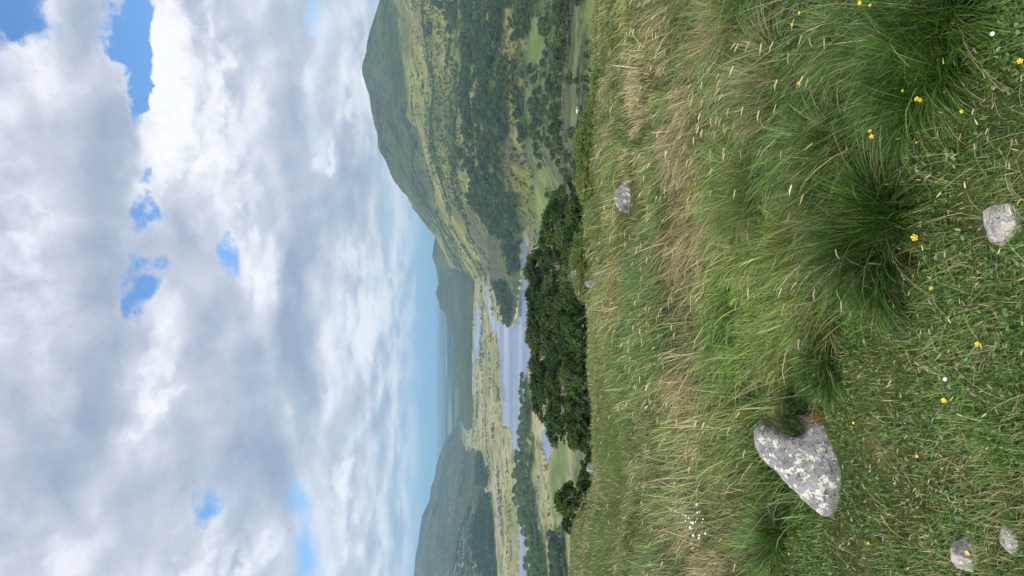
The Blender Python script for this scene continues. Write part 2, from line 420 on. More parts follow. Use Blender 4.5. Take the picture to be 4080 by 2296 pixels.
LAKES = [  # shore lines in the photograph, laid on the water level
 [(2071, 900), (2077, 940), (2080, 1000), (2080, 1060), (2078, 1100), (2072, 1150), (2066, 1195), (2062, 1250), (2050, 1302), (2030, 1304), (2003, 1292), (1999, 1262), (1992, 1290), (1968, 1264),
  (1956, 1200), (1945, 1150), (1937, 1130), (1932, 1136), (1940, 1200), (1948, 1262), (1956, 1330), (1976, 1312), (1986, 1400), (1991, 1450), (2000, 1530), (2004, 1600), (1996, 1606), (2004, 1650), (2006, 1700), (2030, 1704), (2036, 1726), (2041, 1765), (2047, 1815),
  (2051, 1870), (2054, 1920), (2056, 1980), (2060, 2040), (2064, 2090), (2069, 2150), (2068, 2200), (2064, 2296), (2060, 2700),
  (2130, 2700), (2122, 2296), (2105, 2240), (2096, 2150), (2080, 2080), (2068, 2030), (2063, 1960), (2062, 1900), (2070, 1840), (2082, 1780), (2088, 1700), (2092, 1600), (2094, 1500), (2120, 1440), (2150, 1380), (2150, 1150), (2125, 1040), (2098, 960), (2083, 915)],
 [(2170, 1708), (2160, 1718), (2164, 1790), (2176, 1838), (2181, 1858), (2190, 1860), (2198, 1800), (2205, 1740), (2200, 1690), (2180, 1690)],
 [(1905, 1212), (1894, 1250), (1889, 1330), (1887, 1420), (1885, 1520), (1890, 1524), (1897, 1432), (1913, 1432), (1917, 1330), (1916, 1235)],
 [(1974, 1948), (1981, 2010), (1984, 2098), (1996, 2096), (1993, 2010), (1986, 1980)],
]
# polar grid round the viewer
th = np.concatenate([np.linspace(-180, -40, 40, endpoint=False), np.linspace(-40, -23, 34, endpoint=False), np.linspace(-23, 23, 461), np.linspace(23.5, 40, 34), np.linspace(43.5, 176.5, 38)])
th = np.radians(th)
rr = np.concatenate([np.geomspace(110, 750, 60, endpoint=False), np.linspace(750, 2600, 150, endpoint=False), np.geomspace(2600, 6000, 90, endpoint=False), np.geomspace(6000, 42000, 26)])
ycol = 1148.0 - F_PX * np.tan(np.clip(th, -1.2, 1.2)) * (cp - (AZ_X - 2040) / F_PX * sp)
ycol = np.where(np.abs(th) > 1.2, np.where(th > 0, -1600.0, 3400.0), np.clip(ycol, -1600, 3400))
TH, RR = np.meshgrid(th, rr, indexing='ij')
GX, GY = np.sin(TH) * RR, np.cos(TH) * RR
wv = sstep(ycol, 500, 1000)[:, None]
def valley(gx, gy, r2, r1):
    z = (1 - wv) * np.interp(r1, _vd, _vr)[None] + wv * np.interp(r1, _vd, _vl)[None]
    z = z + 5 * fbm(gx, gy, 90, 4, 21) * sstep(r2, 80, 200) * (1 - sstep(r2, 700, 900)) * (1 - 0.5 * wv)
    return z + sstep(r2, 6000, 9000) * 22 * (fbm(gx, gy, 2600, 4, 31) - 0.1)
zV = valley(GX, GY, RR, rr)
order = np.argsort(ycol)
def run(f):
    z = np.empty_like(zV); z[order] = f(ycol[order], rr); return z
zM = run(MT); zH = run(H2); zL = run(LH); zP = run(PM)
big = fbm(GX, GY, 520, 5, 41); mid = fbm(GX, GY, 160, 4, 42)
rid = 1 - np.abs(fbm(GX * 0.9 + GY * 0.35, GY * 0.5, 330, 4, 47)) * 2
zM = zM + sstep(zM, -140, -40) * (24 * big + 14 * mid + 34 * (rid - 0.3)) * np.clip(RR / 2600, 0.35, 1) * (1 - 0.6 * sstep(RR, 3500, 4100))
zH = zH + sstep(zH, -141, -100) * (16 * big + 10 * mid + 16 * (rid - 0.3))
zL = zL + sstep(zL, -141, -100) * (16 * big + 9 * mid + 14 * (rid - 0.3)) * (1 - 0.6 * sstep(RR, 4200, 5000))
zP = zP + sstep(zP, -139.5, -130) * (3.0 * mid + 2.5 * fbm(GX, GY, 45, 3, 52))
stack = np.stack([zV, zM, zH, zL, zP])
comp = np.argmax(stack, 0); GZ = stack.max(0)
PX, PY = proj(GX, GY, np.full_like(GX, LAKE_Z))
front = (np.abs(TH) < R(75))
lake = np.zeros(GX.shape, bool)
jx = PX + 2.5 * fbm(GX, GY, 60, 3, 61); jy = PY + 5 * fbm(GX, GY, 60, 3, 62)
for P_ in LAKES: lake |= in_poly(jx, jy, P_)
lake &= front & (RR > 500) & (RR < 4000)
marsh = np.clip(fbm(GX, GY, 70, 4, 71) * 0.9 + 0.2, 0, 1)
flat_land = (comp == 0) & (RR > 700) & (RR < 6000)
GZ = np.where(flat_land, np.maximum(GZ, -139.2) + 1.6 * marsh, GZ)
GZ = np.where(lake, -143.0, GZ)
sx, sy = proj(GX, GY, GZ)               # where each bit of land stands in the view

# hillside sheet: from the viewer's feet down to 110 m
rh = np.concatenate([[0.02], np.geomspace(0.3, 40, 150, endpoint=False), np.geomspace(40, 110, 36)])
HT, HR = np.meshgrid(th, rh, indexing='ij')
HX, HY = np.sin(HT) * HR, np.cos(HT) * HR
_k = sstep(HR, 30, 105)
HZ = hill_z(HX, HY) * (1 - _k) + valley(HX, HY, HR, rh) * _k
hz_log = np.log(rh)
def ground_z(x, y):
    """height of the built hillside sheet"""
    x = np.asarray(x, float); y = np.asarray(y, float)
    return sample(HZ, rh, x, y)
def sample(Z, r1, x, y):
    r = np.hypot(x, y); a = np.arctan2(x, y)
    i = np.clip(np.searchsorted(th, a) - 1, 0, len(th) - 2); k = np.clip(np.searchsorted(r1, r) - 1, 0, len(r1) - 2)
    fa = np.clip((a - th[i]) / (th[i + 1] - th[i]), 0, 1); fr = np.clip((r - r1[k]) / (r1[k + 1] - r1[k]), 0, 1)
    return (Z[i, k] * (1 - fa) + Z[i + 1, k] * fa) * (1 - fr) + (Z[i, k + 1] * (1 - fa) + Z[i + 1, k + 1] * fa) * fr
def land_z(x, y):
    r = np.hypot(x, y)
    return np.where(r < 110, ground_z(x, y), sample(GZ, rr, np.asarray(x, float), np.asarray(y, float)))
def hit(x, y, rmin=0.8, rmax=3000, lift=0.0):
    """where the sight line through photo pixel (x, y) meets the land"""
    a, b, c = (float(v) for v in ray(x, y))
    h = math.hypot(a, b)
    rs = np.concatenate([np.geomspace(rmin, rmax, 4000)])
    X, Y, Z = a / h * rs, b / h * rs, CAM_Z + c / h * rs
    g = land_z(X, Y) + lift
    k = np.argmax(Z <= g)
    if Z[k] > g[k]: k = len(rs) - 1
    return X[k], Y[k], float(land_z(X[k], Y[k]))

def grid_faces(na, nr, wrap=True):
    i = np.arange(na if wrap else na - 1); k = np.arange(nr - 1)
    I, K = np.meshgrid(i, k, indexing='ij'); J = (I + 1) % na
    return np.stack([I * nr + K, J * nr + K, J * nr + K + 1, I * nr + K + 1], -1).reshape(-1, 4)
def sub_mesh(name, V, F, attrs):
    used, inv = np.unique(F.ravel(), return_inverse=True)
    me = mesh_np(name, V[used], quads=inv.reshape(-1, 4))
    for n, a in attrs.items(): fattr(me, n, a.ravel()[used])
    return me

# ------------------------------------------------------------------ land cover
def soft_poly(polys, px, py, blur=0):
    mk = np.zeros(px.shape)
    for p in polys: mk = np.maximum(mk, in_poly(px, py, p))
    return mk
wx = sx + 10 * fbm(GX, GY, 45, 4, 81) + 22 * fbm(GX, GY, 170, 3, 83); wy = sy + 16 * fbm(GX, GY, 45, 4, 82) + 40 * fbm(GX, GY, 170, 3, 84)
_n = sy > 1400
wx = np.where(_n, sx + 4 * fbm(GX, GY, 40, 4, 81) + 6 * fbm(GX, GY, 170, 3, 83), wx); wy = np.where(_n, sy + 16 * fbm(GX, GY, 40, 4, 82), wy)
WOODS = [
 [(1735, -900), (1735, 0), (1790, 120), (1850, 210), (1840, 300), (1800, 420), (1850, 500), (1830, 620), (1880, 700), (1870, 800), (1900, 850), (1960, 900), (2000, 960), (2030, 1050), (2050, 1120), (2078, 1100), (2080, 900), (2075, 800), (2100, 600), (2105, 400), (2100, 250), (2180, 150), (2250, 60), (2250, -900)],
 [(1700, 100), (1720, 60), (1780, 180), (1730, 200)],
 [(1960, 1100), (1985, 1200), (2000, 1262), (2020, 1296), (2040, 1290), (2040, 1200), (2010, 1130)],
 [(2065, 1840), (2060, 1900), (2062, 1980), (2070, 2050), (2090, 2120), (2106, 2200), (2118, 2296), (2180, 2600), (2182, 2296), (2165, 2150), (2150, 2090), (2142, 2000), (2136, 1900), (2130, 1820), (2128, 1720), (2115, 1640), (2110, 1560), (2100, 1480), (2075, 1480), (2070, 1560), (2078, 1640), (2068, 1720)],
 [(1915, 1790), (1930, 1840), (1948, 1890), (1945, 1940), (1910, 1930), (1905, 1850)],
 [(1925, 1970), (1958, 1965), (1968, 2040), (1974, 2150), (1980, 2296), (1985, 2700), (1925, 2700), (1920, 2296), (1890, 2200), (1890, 2100), (1910, 2030)],
 [(2210, 2130), (2250, 2100), (2262, 2296), (2262, 2500), (2205, 2500), (2200, 2296)],
]
FIELDS = [
 [(2095, 150), (2110, 60), (2135, 60), (2160, 170), (2140, 260), (2085, 260)], [(2140, 680), (2180, 660), (2185, 820), (2175, 930), (2140, 900), (2130, 740)],
 [(2322, -200), (2322, 30), (2345, 90), (2380, 90), (2380, -200)],
 [(2196, 1830), (2190, 1900), (2196, 2000), (2210, 2060), (2250, 2060), (2260, 1900), (2262, 1760), (2230, 1760)],
]
SCRUB = [[(1640, -900), (1640, 0), (1660, 150), (1700, 300), (1690, 450), (1720, 560), (1760, 700), (1800, 800), (1850, 860), (1900, 850), (1870, 780), (1840, 620), (1840, 300), (1750, 0), (1750, -900)],
 [(1880, 2000), (1840, 2100), (1800, 2296), (1790, 2600), (1920, 2600), (1920, 2296), (1900, 2100)]]
MOOR = [[(1860, 860), (1900, 860), (1960, 900), (2010, 1000), (1985, 1120), (1950, 1130), (1900, 1010), (1850, 920)], [(1960, 480), (2040, 560), (2080, 640), (2050, 720), (1980, 660), (1950, 560)]]
vis = front & (RR < 5200)
wood = soft_poly(WOODS, wx, wy) * vis * (comp != 99)
wood *= ~lake
open_ = fbm(GX, GY, 75, 3, 91) + 0.5 * fbm(GX, GY, 240, 2, 92)
open2 = fbm(GX, GY, 38, 3, 93)
wood = np.where((comp <= 1) & (wy < 760), wood * (open_ < 0.12) * (open2 < 0.22), wood * (open2 < 0.45))
field = soft_poly(FIELDS, wx, wy) * vis
wood = np.where(field > 0, 0, wood)
scrub = soft_poly(SCRUB, wx, wy) * vis
moor = soft_poly(MOOR, wx, wy) * vis
right_low = ((sy < 900) & (sx > 2060) & (sx < 2400) & vis & (RR < 1000)).astype(float)
shore = (np.abs(GZ + 139.6) < 1.2) & (RR > 700) & (RR < 4000) & (~lake)
def blur(a, n=1):
    for _ in range(n):
        a = 0.5 * a + 0.25 * (np.roll(a, 1, 0) + np.roll(a, -1, 0)); b = a.copy()
        b[:, 1:-1] = 0.5 * a[:, 1:-1] + 0.25 * (a[:, 2:] + a[:, :-2]); a = b
    return a

# ------------------------------------------------------------------ land materials
def land_material(name, base_lo, base_hi, rock_amt, scale=1.0, patch=(0.10, 0.09, 0.055), far_tint=None):
    mt, t, b = material(name)
    p = t.pos()
    n1 = t.noise(p, 0.004 / scale, 8, 0.62)
    n2 = t.noise(p, 0.035 / scale, 6, 0.62)
    n3 = t.noise(p, 0.011 / scale, 6, 0.6, 0.4)
    c = t.mix(t.ss(n1, 0.38, 0.62), base_lo, base_hi)
    c = t.mix(t.math('MULTIPLY', t.ss(n3, 0.50, 0.64), 0.75), c, patch)
    c = t.mix(t.ss(n2, 0.52, 0.66, 0.0, 0.75), c, (0.035, 0.055, 0.022))
    rk = t.math('MULTIPLY', t.ss(t.noise(p, 0.03 / scale, 7, 0.72), 0.54, 0.64), rock_amt)
    c = t.mix(rk, c, (0.27, 0.255, 0.24))
    c = t.mix(t.math('MULTIPLY', t.attr('moor'), t.ss(t.noise(p, 0.05, 6, 0.7), 0.36, 0.56)), c, t.mix(t.ss(t.noise(p, 0.09, 5, 0.7), 0.45, 0.62), (0.09, 0.095, 0.055), (0.18, 0.165, 0.135)))
    c = t.mix(t.attr('field'), c, t.mix(t.ss(n3, 0.35, 0.65), (0.10, 0.16, 0.05), (0.16, 0.21, 0.08)))
    c = t.mix(t.math('MULTIPLY', t.attr('pale'), t.ss(t.noise(p, 0.02, 7, 0.7), 0.44, 0.56)), c, t.mix(t.ss(n2, 0.42, 0.6), (0.36, 0.33, 0.21), (0.30, 0.28, 0.24)))
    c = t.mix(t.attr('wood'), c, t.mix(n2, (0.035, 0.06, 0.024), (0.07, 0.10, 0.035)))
    t.put(b.inputs['Base Color'], c)
    b.inputs['Roughness'].default_value = 1.0; b.inputs['Specular IOR Level'].default_value = 0.0
    bump(t, b, t.noise(p, 0.03 / scale, 8, 0.66), 0.9, 22.0 * scale)
    return mt
M_mount = land_material('mountain_grass_and_heath', (0.14, 0.17, 0.045), (0.34, 0.335, 0.095), 0.5, patch=(0.17, 0.15, 0.075))
M_hill2 = land_material('far_hill_moor', (0.06, 0.085, 0.035), (0.11, 0.13, 0.055), 0.25, patch=(0.07, 0.08, 0.04))
M_left = land_material('left_hill_moor', (0.05, 0.075, 0.034), (0.13, 0.14, 0.06), 1.0, patch=(0.10, 0.09, 0.055))  # moor colours darker than the mountain grass
M_prom = land_material('wooded_spur', (0.07, 0.10, 0.035), (0.13, 0.15, 0.055), 0.8, scale=0.5)
def valley_material():
    mt, t, b = material('valley_marsh_grass')
    p = t.pos()
    stretch = t.vec('MULTIPLY', p, (1.0, 0.55, 1.0))
    n1 = t.noise(stretch, 0.008, 7, 0.6); n2 = t.noise(stretch, 0.035, 6, 0.65, 0.5); n3 = t.noise(p, 0.09, 5, 0.6)
    c = t.mix(t.ss(n1, 0.40, 0.60), (0.42, 0.38, 0.20), (0.26, 0.28, 0.11))
    c = t.mix(t.ss(n2, 0.50, 0.60, 0, 0.85), c, (0.15, 0.14, 0.085))
    c = t.mix(t.ss(n3, 0.56, 0.66, 0, 0.85), c, (0.05, 0.07, 0.035))
    # the near slope is rough green pasture, beyond 6 km it is hedged farmland
    d = t.vec('LENGTH', p, out=1)
    g = t.mix(t.ss(t.noise(p, 0.05, 7, 0.68), 0.42, 0.60), (0.07, 0.10, 0.045), (0.16, 0.20, 0.09))
    g = t.mix(t.ss(t.noise(p, 0.022, 6, 0.65), 0.52, 0.62, 0, 0.8), g, (0.12, 0.105, 0.085))
    g = t.mix(t.ss(t.noise(p, 0.21, 5, 0.7), 0.60, 0.68, 0, 0.7), g, (0.30, 0.28, 0.26))
    c = t.mix(t.math('MAXIMUM', t.ss(d, 720, 800, 1, 0), t.math('SUBTRACT', 1.0, t.attr('marsh'))), c, g)
    f1 = t.voro(t.vec('MULTIPLY', p, (1.0, 0.5, 1.0)), 0.0022, out='Color')
    farm = t.mix(t.sep(f1)[0], (0.03, 0.055, 0.03), (0.20, 0.22, 0.11))
    farm = t.mix(t.ss(t.noise(p, 0.0009, 5, 0.6), 0.42, 0.56), (0.028, 0.05, 0.028), farm)
    c = t.mix(t.ss(d, 3000, 4200), c, farm)
    c = t.mix(t.attr('moor'), c, t.mix(t.ss(n3, 0.45, 0.7), (0.085, 0.075, 0.06), (0.15, 0.135, 0.12)))
    c = t.mix(t.attr('field'), c, t.mix(t.ss(n2, 0.35, 0.65), (0.13, 0.18, 0.06), (0.22, 0.26, 0.09)))
    c = t.mix(t.attr('wood'), c, (0.07, 0.105, 0.035))
    c = t.mix(t.attr('rocky'), c, t.mix(t.ss(n3, 0.42, 0.6), c, (0.36, 0.33, 0.29)))
    t.put(b.inputs['Base Color'], c)
    b.inputs['Roughness'].default_value = 1.0; b.inputs['Specular IOR Level'].default_value = 0.0
    bump(t, b, t.noise(p, 0.12, 6, 0.68), 0.8, 4.0)
    return mt
M_valley = valley_material()

# ------------------------------------------------------------------ land objects
GV = np.stack([GX, GY, GZ], -1).reshape(-1, 3)
GF = grid_faces(len(th), len(rr))
fc = comp.ravel()[GF]
lab = np.sort(fc, 1)[:, 1]
fl = lake.ravel()[GF].any(1)
rocky = blur(shore.astype(float) * (fbm(GX, GY, 90, 3, 97) > 0.1), 1)
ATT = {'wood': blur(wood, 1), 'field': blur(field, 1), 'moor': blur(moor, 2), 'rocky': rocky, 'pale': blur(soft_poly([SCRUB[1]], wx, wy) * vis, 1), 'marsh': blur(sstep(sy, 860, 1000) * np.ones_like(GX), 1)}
names = [('valley_floor', M_valley), ('mountain', M_mount), ('far_hills', M_hill2), ('hill', M_left), ('wooded_spur', M_prom)]
labs = ['flat marshy valley floor and far farmland round the lakes', 'broad mountain rising on the side of the dark summit ridge', 'low hazy hills beyond the lakes', 'sloping hill with dark moorland across the valley', 'wooded rocky spur running out into the lake']
for i, (nm, mt) in enumerate(names):
    F = GF[lab == i]
    if len(F) == 0: continue
    obj(nm, sub_mesh(nm, GV, F, ATT), mt, kind='structure', label=labs[i])
# water
mt, t, b = material('lake_water')
p = t.pos()
b.inputs['Base Color'].default_value = (0.15, 0.19, 0.28, 1)
b.inputs['Roughness'].default_value = 0.12
b.inputs['Specular IOR Level'].default_value = 1.0
wv_ = t.noise(t.vec('MULTIPLY', p, (0.35, 1.0, 1.0)), 0.05, 5, 0.6)
streak = t.noise(t.vec('MULTIPLY', p, (0.12, 1.0, 1.0)), 0.012, 5, 0.6)
t.put(b.inputs['Roughness'], t.ss(streak, 0.4, 0.65, 0.10, 0.34))
bump(t, b, wv_, 0.25, 0.5)
xs = np.linspace(-3000, 3000, 31); ysl = np.linspace(700, 4200, 31)
XX, YY = np.meshgrid(xs, ysl, indexing='ij')
ii, kk = np.meshgrid(np.arange(30), np.arange(30), indexing='ij')
wq = np.stack([ii * 31 + kk, (ii + 1) * 31 + kk, (ii + 1) * 31 + kk + 1, ii * 31 + kk + 1], -1).reshape(-1, 4)
obj('lake', mesh_np('lake', np.stack([XX, YY, np.full_like(XX, LAKE_Z)], -1), quads=wq), mt, kind='structure', label='pale blue lake winding between marshy islands and spurs')

# near hillside soil
mt, t, b = material('hillside_turf_soil')
p = t.pos()
n1 = t.noise(p, 0.9, 5, 0.6); n2 = t.noise(p, 9.0, 5, 0.65)
c = t.mix(t.ss(n1, 0.4, 0.62), (0.055, 0.075, 0.024), (0.10, 0.095, 0.045))
c = t.mix(t.ss(n2, 0.5, 0.7), c, (0.045, 0.035, 0.02))
d = t.vec('LENGTH', p, out=1)
c = t.mix(t.ss(d, 7, 16), c, t.mix(t.ss(n1, 0.4, 0.62), (0.085, 0.13, 0.04), (0.13, 0.165, 0.06)))
t.put(b.inputs['Base Color'], c); b.inputs['Roughness'].default_value = 1.0; b.inputs['Specular IOR Level'].default_value = 0.0
bump(t, b, n2, 0.6, 0.03)
obj('hillside', mesh_np('hillside', np.stack([HX, HY, HZ], -1), quads=grid_faces(len(th), len(rh))), mt, kind='structure', label='grassy hillside falling away from the viewer to a crest')

# the air between: one even volume round everything
def box_mesh(name, x0, x1, y0, y1, z0, z1):
    v = [(x, y, z) for x in (x0, x1) for y in (y0, y1) for z in (z0, z1)]
    return mesh_np(name, v, quads=[(0, 1, 3, 2), (4, 6, 7, 5), (0, 4, 5, 1), (2, 3, 7, 6), (0, 2, 6, 4), (1, 5, 7, 3)], smooth=False)
mt = bpy.data.materials.new('haze_air'); mt.use_nodes = True
nt = mt.node_tree; nt.nodes.clear()
o_ = nt.nodes.new('ShaderNodeOutputMaterial'); v_ = nt.nodes.new('ShaderNodeVolumePrincipled')
v_.inputs['Color'].default_value = (0.42, 0.72, 1.0, 1); v_.inputs['Density'].default_value = 1.0e-4
v_.inputs['Anisotropy'].default_value = 0.0
nt.links.new(v_.outputs[0], o_.inputs['Volume'])
haze_top = float(max(GZ.max(), HZ.max())) + 30
obj('haze', box_mesh('haze', -45000, 45000, -45000, 45000, -260.0 if GZ.min() < -160 else -150.0, haze_top), mt, kind='stuff', label='thin blue summer haze hanging over the whole valley')

# ------------------------------------------------------------------ foliage
def leaf_material(name, lo, hi, bright, trans=0.25, dim=0.45):
    mt = bpy.data.materials.new(name); mt.use_nodes = True
    t = NT(mt.node_tree); t.n.clear()
    o = t.n.new('ShaderNodeOutputMaterial')
    inf = t.n.new('ShaderNodeObjectInfo')
    p = t.pos()
    n = t.noise(p, 0.35, 3, 0.6)
    c = t.mix(t.ss(n, 0.35, 0.65), lo, hi)
    c = t.mix(t.ss(inf.outputs['Random'], 0.45, 1.0, 0, 0.7), c, bright)
    c = t.mix(t.ss(t.math('FRACT', t.math('MULTIPLY', inf.outputs['Random'], 7.31)), 0.55, 1.0, 0.0, dim), c, (0.022, 0.042, 0.022))
    d = t.n.new('ShaderNodeBsdfDiffuse'); t.put(d.inputs[0], c)
    tr = t.n.new('ShaderNodeBsdfTranslucent'); t.put(tr.inputs[0], c)
    mx = t.n.new('ShaderNodeMixShader'); mx.inputs[0].default_value = trans
    t.l.new(d.outputs[0], mx.inputs[1]); t.l.new(tr.outputs[0], mx.inputs[2]); t.l.new(mx.outputs[0], o.inputs[0])
    return mt
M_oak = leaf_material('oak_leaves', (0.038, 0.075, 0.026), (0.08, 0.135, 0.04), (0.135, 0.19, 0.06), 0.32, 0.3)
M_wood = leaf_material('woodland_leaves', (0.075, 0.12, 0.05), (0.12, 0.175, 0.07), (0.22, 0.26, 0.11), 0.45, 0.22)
M_lit = leaf_material('sunlit_promontory_leaves', (0.14, 0.21, 0.06), (0.20, 0.28, 0.085), (0.27, 0.33, 0.12), 0.5, 0.08)  # leaf colours brightened to give the promontory crowns a sunlit look
mt, t, b = material('grey_bark'); p = t.pos()
t.put(b.inputs['Base Color'], t.mix(t.ss(t.noise(p, 3.0, 5, 0.6), 0.35, 0.65), (0.14, 0.12, 0.10), (0.42, 0.40, 0.36)))
M_bark = mt
mt, t, b = material('dark_bark'); b.inputs['Base Color'].default_value = (0.06, 0.05, 0.04, 1); M_darkbark = mt
def leaf_quads(pos, nrm, size, rg, aspect=0.62):
    """leaf shaped four-sided faces at pos facing nrm"""
    n = len(pos)
    up = rg.normal(size=(n, 3))
    a = np.cross(nrm, up); a /= np.linalg.norm(a, axis=1)[:, None] + 1e-9
    bb = np.cross(nrm, a)
    s = (size * rg.uniform(0.65, 1.35, n))[:, None]
    fold = nrm * s * 0.22
    v = np.stack([pos - a * s, pos + bb * s * aspect - fold, pos + a * s, pos - bb * s * aspect - fold], 1)
    return v.reshape(-1, 3), np.arange(n * 4).reshape(-1, 4)
def crown_mesh(name, rg, rx, rz, cz, clumps, per, leaf, flat=0.25):
    d = rg.normal(size=(clumps, 3)); d /= np.linalg.norm(d, axis=1)[:, None]
    d[:, 2] = np.where(d[:, 2] < -0.45, -d[:, 2], d[:, 2])
    rad = rg.uniform(0.55, 1.0, clumps) ** 0.5
    wob = 1 + 0.22 * np.sin(3 * np.arctan2(d[:, 1], d[:, 0]) + rg.uniform(0, 6)) * (1 - np.abs(d[:, 2]))
    ctr = d * np.stack([rx * rad * wob, rx * rad * wob, rz * rad], 1) + (0, 0, cz)
    cr = rg.uniform(0.16, 0.34, clumps) * rx
    e = rg.normal(size=(clumps, per, 3)); e /= np.linalg.norm(e, axis=2)[..., None]
    e[..., 2] = np.where(e[..., 2] < -0.2, -e[..., 2] * 0.7, e[..., 2])
    q = rg.uniform(0.6, 1.08, (clumps, per, 1))
    pos = (ctr[:, None] + e * q * cr[:, None, None] * (1, 1, 0.72)).reshape(-1, 3)
    nr = (e + rg.normal(size=e.shape) * 0.45).reshape(-1, 3); nr /= np.linalg.norm(nr, axis=1)[:, None]
    v, f = leaf_quads(pos, nr, leaf, rg)
    me = mesh_np(name, v, quads=f, smooth=False)
    return me, ctr
def tube(points, radii, sides=6):
    points = np.asarray(points, float); n = len(points)
    tg = np.gradient(points, axis=0); tg /= np.linalg.norm(tg, axis=1)[:, None] + 1e-9
    ref = np.array([0.31, 0.2, 0.93]) if abs(tg[0, 2]) < 0.9 else np.array([1.0, 0.1, 0])
    a = np.cross(tg, ref); a /= np.linalg.norm(a, axis=1)[:, None] + 1e-9; bb = np.cross(tg, a)
    an = np.arange(sides) * 2 * np.pi / sides
    v = points[:, None] + (np.cos(an)[None, :, None] * a[:, None] + np.sin(an)[None, :, None] * bb[:, None]) * np.asarray(radii)[:, None, None]
    q = [(i * sides + k, i * sides + (k + 1) % sides, (i + 1) * sides + (k + 1) % sides, (i + 1) * sides + k) for i in range(n - 1) for k in range(sides)]
    return v.reshape(-1, 3), np.array(q)
def join(parts):
    V, F, o = [], [], 0
    for v, f in parts: V.append(v); F.append(np.asarray(f) + o); o += len(v)
    return np.concatenate(V), np.concatenate(F)
def trunk_mesh(name, rg, h, r0, ctr, limbs, poke=0.0):
    top = np.array([rg.normal() * 0.05 * h, rg.normal() * 0.05 * h, h])
    ts = np.linspace(0, 1, 6)
    sp_ = np.stack([top[0] * ts ** 2, top[1] * ts ** 2, -0.8 + (h + 0.8) * ts], 1)
    sp_[1:-1, :2] += rg.normal(size=(4, 2)) * 0.02 * h
    parts = [tube(sp_, r0 * (1 - 0.8 * ts) * np.where(ts == 0, 1.35, 1), 8)]
    for c in ctr[rg.choice(len(ctr), limbs, replace=False)]:
        k = rg.uniform(0.3, 0.8); s0 = np.array([np.interp(k, ts, sp_[:, j]) for j in range(3)])
        c = s0 + (c - s0) * (1.0 + poke * rg.uniform(0.0, 1.0))
        md = (s0 + c) / 2 + rg.normal(size=3) * 0.05 * h
        md2 = (md + c) / 2 + rg.normal(size=3) * 0.03 * h
        parts.append(tube([s0, md, md2, c], r0 * np.array([0.36, 0.24, 0.15, 0.05]), 5))
    v, f = join(parts)
    return mesh_np(name, v, quads=f)
class Kind:
    pass
def tree_kind(seed, h, rx, rz, clumps, per, leaf, limbs, mat, poke=0.0, r0=0.22, low=0.0):
    rg = np.random.default_rng(seed); k = Kind()
    cz = h - rz - low
    k.crown, ctr = crown_mesh('crown', rg, rx, rz, cz, clumps, per, leaf)
    k.trunk = trunk_mesh('trunk', rg, h * 0.8, r0, ctr, limbs, poke)
    k.crown.materials.append(mat); k.trunk.materials.append(M_bark if mat is M_oak else M_darkbark); k.h = h
    return k
def plant_tree(kind, name, loc, scale, rz, label, cat, group):
    e = bpy.data.objects.new(name, None); COL.objects.link(e)
    e.location = loc; e.rotation_euler = (0, 0, rz); e.scale = (scale,) * 3 if np.isscalar(scale) else scale
    tag(e, label, cat, group)
    for nm, me in (('trunk', kind.trunk), ('crown', kind.crown)):
        o = bpy.data.objects.new(nm, me); COL.objects.link(o); o.parent = e
    return e
ordinal = ['first', 'second', 'third', 'fourth', 'fifth', 'sixth', 'seventh', 'eighth', 'ninth', 'tenth', 'eleventh', 'twelfth', 'thirteenth', 'fourteenth']

# --- the dark oak thicket just below the crest
OAK = [tree_kind(100 + i, 11.0, 3.4, 3.3, 80, 70, 0.17, 22, M_oak, 0.30) for i in range(5)]
TOPLINE = np.array([(640, 2330), (690, 2305), (740, 2262), (761, 2240), (825, 2185), (872, 2172), (944, 2137), (1023, 2100), (1142, 2092), (1207, 2076), (1265, 2090), (1372, 2094), (1471, 2100), (1562, 2112), (1636, 2124), (1686, 2152), (1735, 2190), (1801, 2209), (1842, 2232), (1900, 2270)], float)
rgt = np.random.default_rng(5)
def stand(rowname, dist, ys, dx, mats, group):
    for j, y in enumerate(ys):
        y = y + rgt.uniform(-22, 22); d = dist + rgt.uniform(-5, 5)
        x = np.interp(y, TOPLINE[:, 0], TOPLINE[:, 1]) + dx + rgt.uniform(-6, 16)
        a, te = float(az_of(x, y)), float(tan_el(x, y))
        X, Y = math.sin(a) * d, math.cos(a) * d
        g = float(land_z(X, Y)); top = CAM_Z + d * te
        h = top - g
        if h < 2.0: continue
        k = OAK[rgt.integers(5)]; s = h / k.h
        w = min(1.25 * s, max(s, 0.62)) * rgt.uniform(0.85, 1.1)
        plant_tree(k, 'oak_tree', (X, Y, g), (w, w, s), rgt.uniform(0, 6.28),
                   f'dark oak of the thicket, {ordinal[j]} from the mountain end of its {rowname} row', 'tree', group)
stand('far', 112, np.linspace(800, 1700, 11), 2, M_oak, 'oaks of the dark thicket')
stand('middle', 97, np.linspace(745, 1735, 11), 62, M_oak, 'oaks of the dark thicket')
stand('near', 82, np.linspace(715, 1680, 11), 125, M_oak, 'oaks of the dark thicket')

